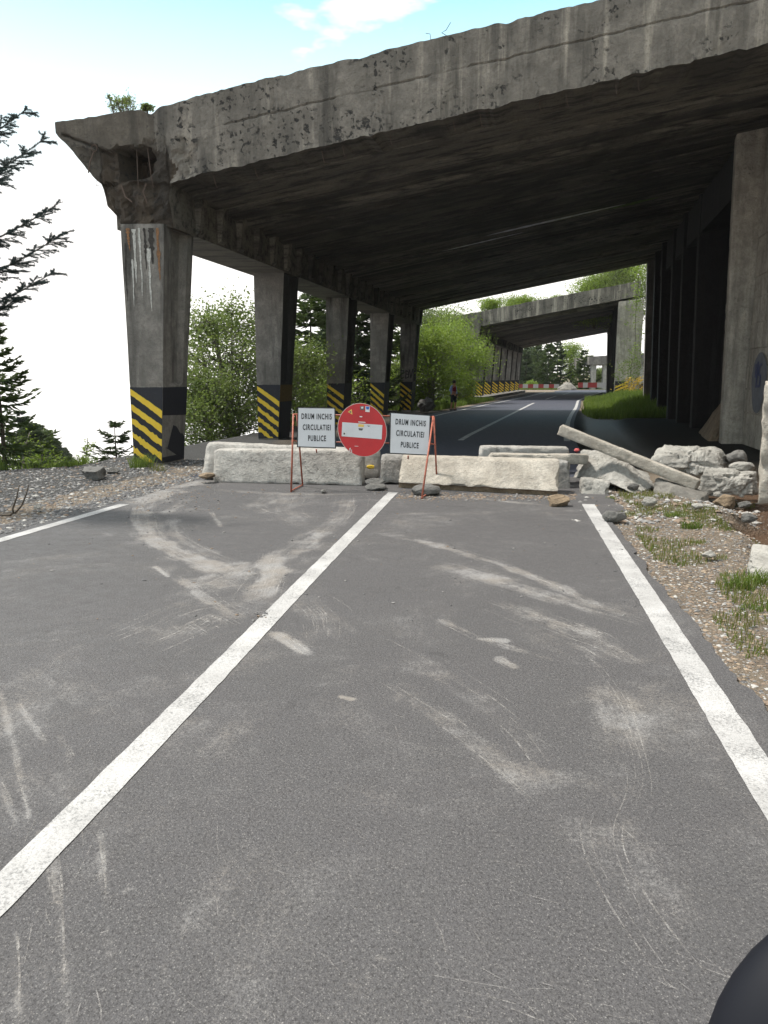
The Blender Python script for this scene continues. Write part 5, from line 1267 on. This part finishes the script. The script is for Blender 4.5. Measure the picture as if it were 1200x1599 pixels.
m_yst = simple('sticker_yellow', (.75, .5, .12), .5, var=.05); m_bst = simple('sticker_blue', (.03, .13, .5), .5, var=.1); m_gst = simple('sticker_grey', (.12, .12, .12), .6); m_lst = simple('sticker_pale', (.7, .68, .66), .6)
onsign([(543.5, 643.2), (549.5, 638.8), (550.6, 647.4)], .009, m_yst, 'sticker'); onsign([(545.5, 643.3), (548.5, 641.5), (549, 645)], .011, m_gst, 'sticker_print')
onsign([(562.5, 634.5), (569, 634), (568.8, 640), (563, 640)], .009, m_gst, 'sticker'); onsign([(564.3, 635.3), (567.8, 635), (567.3, 638), (564.8, 638.2)], .011, m_lst, 'sticker_print')
onsign([(571, 634), (578, 634.8), (577.5, 643.5), (570.8, 643)], .009, m_lst, 'sticker'); onsign([(571.6, 634.6), (577.4, 635.3), (576.2, 639.5), (572.4, 639.3)], .011, m_bst, 'sticker_print')
onsign([(560, 658), (571, 659), (571, 660.3), (560, 659.6)], .009, m_lst, 'sticker'); onsign([(562, 649.6), (566, 650), (566, 651.6), (562, 651.3)], .009, m_lst, 'sticker')
onsign([(560, 662), (569, 663), (568.5, 667), (559.5, 666.3)], .009, m_yst, 'sticker'); onsign([(560, 668.5), (567.5, 669), (566, 672.3), (561, 671.8)], .009, m_gst, 'sticker'); onsign([(573, 664.5), (579, 665), (576, 666.3)], .009, m_gst, 'sticker')
onsign([(535.6, 674.3), (540.8, 674.6), (540.6, 680.4), (535.2, 680)], .009, m_lst, 'sticker'); onsign([(536.8, 675.6), (539.4, 675.8), (539.2, 678.6), (536.6, 678.4)], .011, m_gst, 'sticker_print')
for p in ([(554, 696.3), (560, 696.6), (560, 697.2), (554, 696.9)], [(546, 700), (548, 699), (547.2, 705), (546, 704.6)], [(549, 702), (549.8, 702), (550, 707), (549, 707)]): onsign(p, .009, m_lst, 'scratch')

# ------------------------------------------------------------------ forked twig
root = empty('forked_twig', G(22, 808), 'dry forked twig standing in the gravel at the left edge', 'twig')
b = MB(); z0 = G(22, 806)
b.tube([G(-10, 806) + Vector((0, 0, .02)), z0 + Vector((-.05, 0, .01)), z0 + Vector((0, 0, .05))], [.012, .014, .016], 6)
Yt = z0.y
b.tube([z0 + Vector((0, 0, .03)), at(20, 795, Yt), at(26, 778, Yt), at(31, 757, Yt)], [.016, .013, .010, .005], 6)
b.tube([at(24, 801, Yt), at(34, 790, Yt - .05), at(42, 770, Yt - .05), at(45, 757, Yt - .05)], [.013, .011, .009, .006], 6); b.build('branch', m_bark, root, smooth=True)

# ------------------------------------------------------------------ person
def skinned(name, joints, edges, radii, mat, parent, sub=2):
    me = bpy.data.meshes.new(name); me.from_pydata([tuple(j) for j in joints], edges, []); o = bpy.data.objects.new(name, me); C.objects.link(o)
    m_ = o.modifiers.new('s', 'SKIN'); s2 = o.modifiers.new('u', 'SUBSURF'); s2.levels = sub; s2.render_levels = sub
    for i, r_ in enumerate(radii):
        me.skin_vertices[0].data[i].radius = r_ if isinstance(r_, tuple) else (r_, r_)
    me.skin_vertices[0].data[0].use_root = True
    dg = bpy.context.evaluated_depsgraph_get(); nm = bpy.data.meshes.new_from_object(o.evaluated_get(dg)); bpy.data.objects.remove(o)
    V = [tuple(v.co) for v in nm.vertices]; Fq = [tuple(p.vertices) for p in nm.polygons]
    return V, Fq
def person():
    P0 = G(708, 641); ang = R(-55)       # facing right and a little towards the camera
    fw = Vector((math.cos(ang) , math.sin(ang), 0)); fw = Vector((.75, -.66, 0)).normalized(); lf = Vector((0, 0, 1)).cross(fw)   # person's left
    root = empty('person', P0, 'person in open blue shirt, red top and dark shorts standing at the far left line', 'person')
    def L_(f_, l_, z): return P0 + fw * f_ + lf * l_ + Vector((0, 0, z)) * .97
    J = [L_(0, 0, .88), L_(.01, 0, 1.08), L_(.02, 0, 1.25), L_(.02, 0, 1.36), L_(.04, 0, 1.44), L_(.06, 0, 1.55)]
    Rr = [(.13, .10), (.125, .10), (.15, .10), (.09, .07), (.05, .05), (.09, .085)]
    E = [(0, 1), (1, 2), (2, 3), (3, 4), (4, 5)]
    def chain(start, pts, rads):
        i0 = start
        for p, r_ in zip(pts, rads): J.append(p); Rr.append((r_, r_)); E.append((i0, len(J) - 1)); i0 = len(J) - 1
        return i0
    chain(0, [L_(.02, .09, .80), L_(.08, .10, .47), L_(.02, .10, .10), L_(.10, .105, .045)], [.085, .06, .04, .035])
    chain(0, [L_(.0, -.09, .80), L_(-.02, -.10, .47), L_(-.08, -.10, .10), L_(.0, -.105, .045)], [.085, .06, .04, .035])
    hl = chain(3, [L_(.01, .17, 1.33), L_(-.01, .24, 1.08), L_(.05, .27, .86), L_(.07, .27, .79)], [.055, .042, .032, .028])
    hr = chain(3, [L_(.01, -.17, 1.33), L_(-.05, -.26, 1.10), L_(.14, -.16, 1.02), L_(.20, -.11, 1.02)], [.055, .042, .032, .028])
    for base, dr in ((hl, Vector((.2, 0, -1))), (hr, (fw * .6 + lf * .8))):
        d = dr.normalized(); s_ = d.cross(fw if base == hl else Vector((0, 0, 1))).normalized()
        for k in range(5):
            off = s_ * (k - 2) * .014; ln = [.05, .075, .08, .075, .06][k]
            chain(base, [J[base] + off + d * .03, J[base] + off * 1.3 + d * ln], [.009, .007])
    V, Fq = skinned('person_body', J, E, Rr, None, root); m_skin = simple('skin', (.55, .30, .20), .6, var=.08)
    body = M('body', V, Fq, m_skin, root, smooth=True)
    # face features
    hc = L_(.07, 0, 1.55)
    b = MB(); b.add(*[x for x in rock_mesh(hc + fw * .095, (.014, .014, .022), 2, 2, 0, 0)]); b.build('nose', m_skin, body)
    b = MB()
    for s_ in (-.03, .03): b.add(*rock_mesh(hc + fw * .082 + lf * s_ + Vector((0, 0, .02)), (.01, .008, .007), 2, 1, 0, 0))
    b.build('eyes', m_letter, body)
    b = MB(); b.add(*rock_mesh(hc + Vector((0, 0, .035)) - fw * .03, (.105, .105, .10), 5, 3, .12, 0)); b.build('hair', simple('dark_hair', (.025, .015, .012), .6), body)
    # clothing shells
    def shell(name, J2, E2, R2, mat): V, Fq = skinned(name, J2, E2, R2, None, root); return M(name, V, Fq, mat, root, smooth=True)
    shell('red_top', [L_(.035, 0, .93), L_(.04, 0, 1.1), L_(.05, 0, 1.25), L_(.035, 0, 1.37)], [(0, 1), (1, 2), (2, 3)], [(.14, .115), (.14, .115), (.155, .105), (.09, .07)], simple('red_fabric', (.22, .012, .03), .8))
    blue = simple('blue_fabric', (.36, .48, .80), .8, var=.2, sc_=12)
    shell('blue_shirt', [L_(-.02, 0, 1.34), L_(-.05, 0, 1.2), L_(-.05, 0, 1.0), L_(-.05, 0, .84), L_(.0, .17, 1.34), L_(-.01, .245, 1.08), L_(.045, .27, .9), L_(.0, -.17, 1.34), L_(-.05, -.265, 1.10), L_(.08, -.19, 1.035)],
          [(0, 1), (1, 2), (2, 3), (0, 4), (4, 5), (5, 6), (0, 7), (7, 8), (8, 9)], [(.115, .09), (.16, .10), (.155, .105), (.16, .11), .068, .056, .048, .068, .056, .046], blue)
    shell('shorts', [L_(0, 0, .9), L_(.02, .09, .80), L_(.075, .10, .42), L_(0, -.09, .80), L_(-.02, -.10, .42)], [(0, 1), (1, 2), (0, 3), (3, 4)], [(.145, .12), .105, .08, .105, .08], simple('dark_denim', (.035, .04, .055), .85))
    for f_, l_ in ((.05, .105), (-.05, -.105)):
        Vq, Fq = rock_mesh(L_(f_, l_, .045), (.13, .055, .05), 5, 3, 0, 0, rot=math.atan2(fw.y, fw.x)); M('shoe', Vq, Fq, simple('shoe', (.06, .05, .045), .7), root, smooth=True)
person()

# ------------------------------------------------------------------ motorcycle mirror at the near lower right corner
d = ray(1522, 1828); ctr = Vector((0, 0, H)) + d * .25
root = empty('motorcycle_mirror', ctr, 'black rounded mirror back close to the camera at the lower right corner', 'mirror')
m_gloss = Mat('glossy_black'); m_gloss.col((.002, .0025, .006)).rough(.6); m_gloss.p.inputs['Specular IOR Level'].default_value = .25; m_gloss = m_gloss.m
bm = bmesh.new(); bmesh.ops.create_uvsphere(bm, u_segments=48, v_segments=24, radius=1)
rot = Matrix.Rotation(R(-25), 3, 'X') @ Matrix.Rotation(R(-15), 3, 'Z')
V = []
for v in bm.verts:
    p = Vector((v.co.x * .086, v.co.y * .03, v.co.z * .086)); V.append(ctr + rot @ p)
Fq = [tuple(x.index for x in f.verts) for f in bm.faces]; bm.free()
M('housing', V, Fq, m_gloss, root, smooth=True)
b = MB(); b.tube([ctr + Vector((.02, 0, -.05)), ctr + Vector((.05, -.02, -.14)), ctr + Vector((.10, -.04, -.30))], [.009, .008, .009], 8); b.build('stem', m_gloss, root, smooth=True)

# ------------------------------------------------------------------ thin valley haze
def haze(density):
    b = MB(); bx(b, -330, 310, -16, 425, -420, 70); m = bpy.data.materials.new('haze'); m.use_nodes = True; t = m.node_tree; t.nodes.clear()
    o_ = t.nodes.new('ShaderNodeOutputMaterial'); v = t.nodes.new('ShaderNodeVolumePrincipled'); v.inputs['Color'].default_value = (.93, .95, .97, 1); v.inputs['Density'].default_value = density; v.inputs['Anisotropy'].default_value = .2
    t.links.new(v.outputs[0], o_.inputs['Volume']); o = b.build('haze', m); o['kind'] = 'stuff'
haze(.00022)
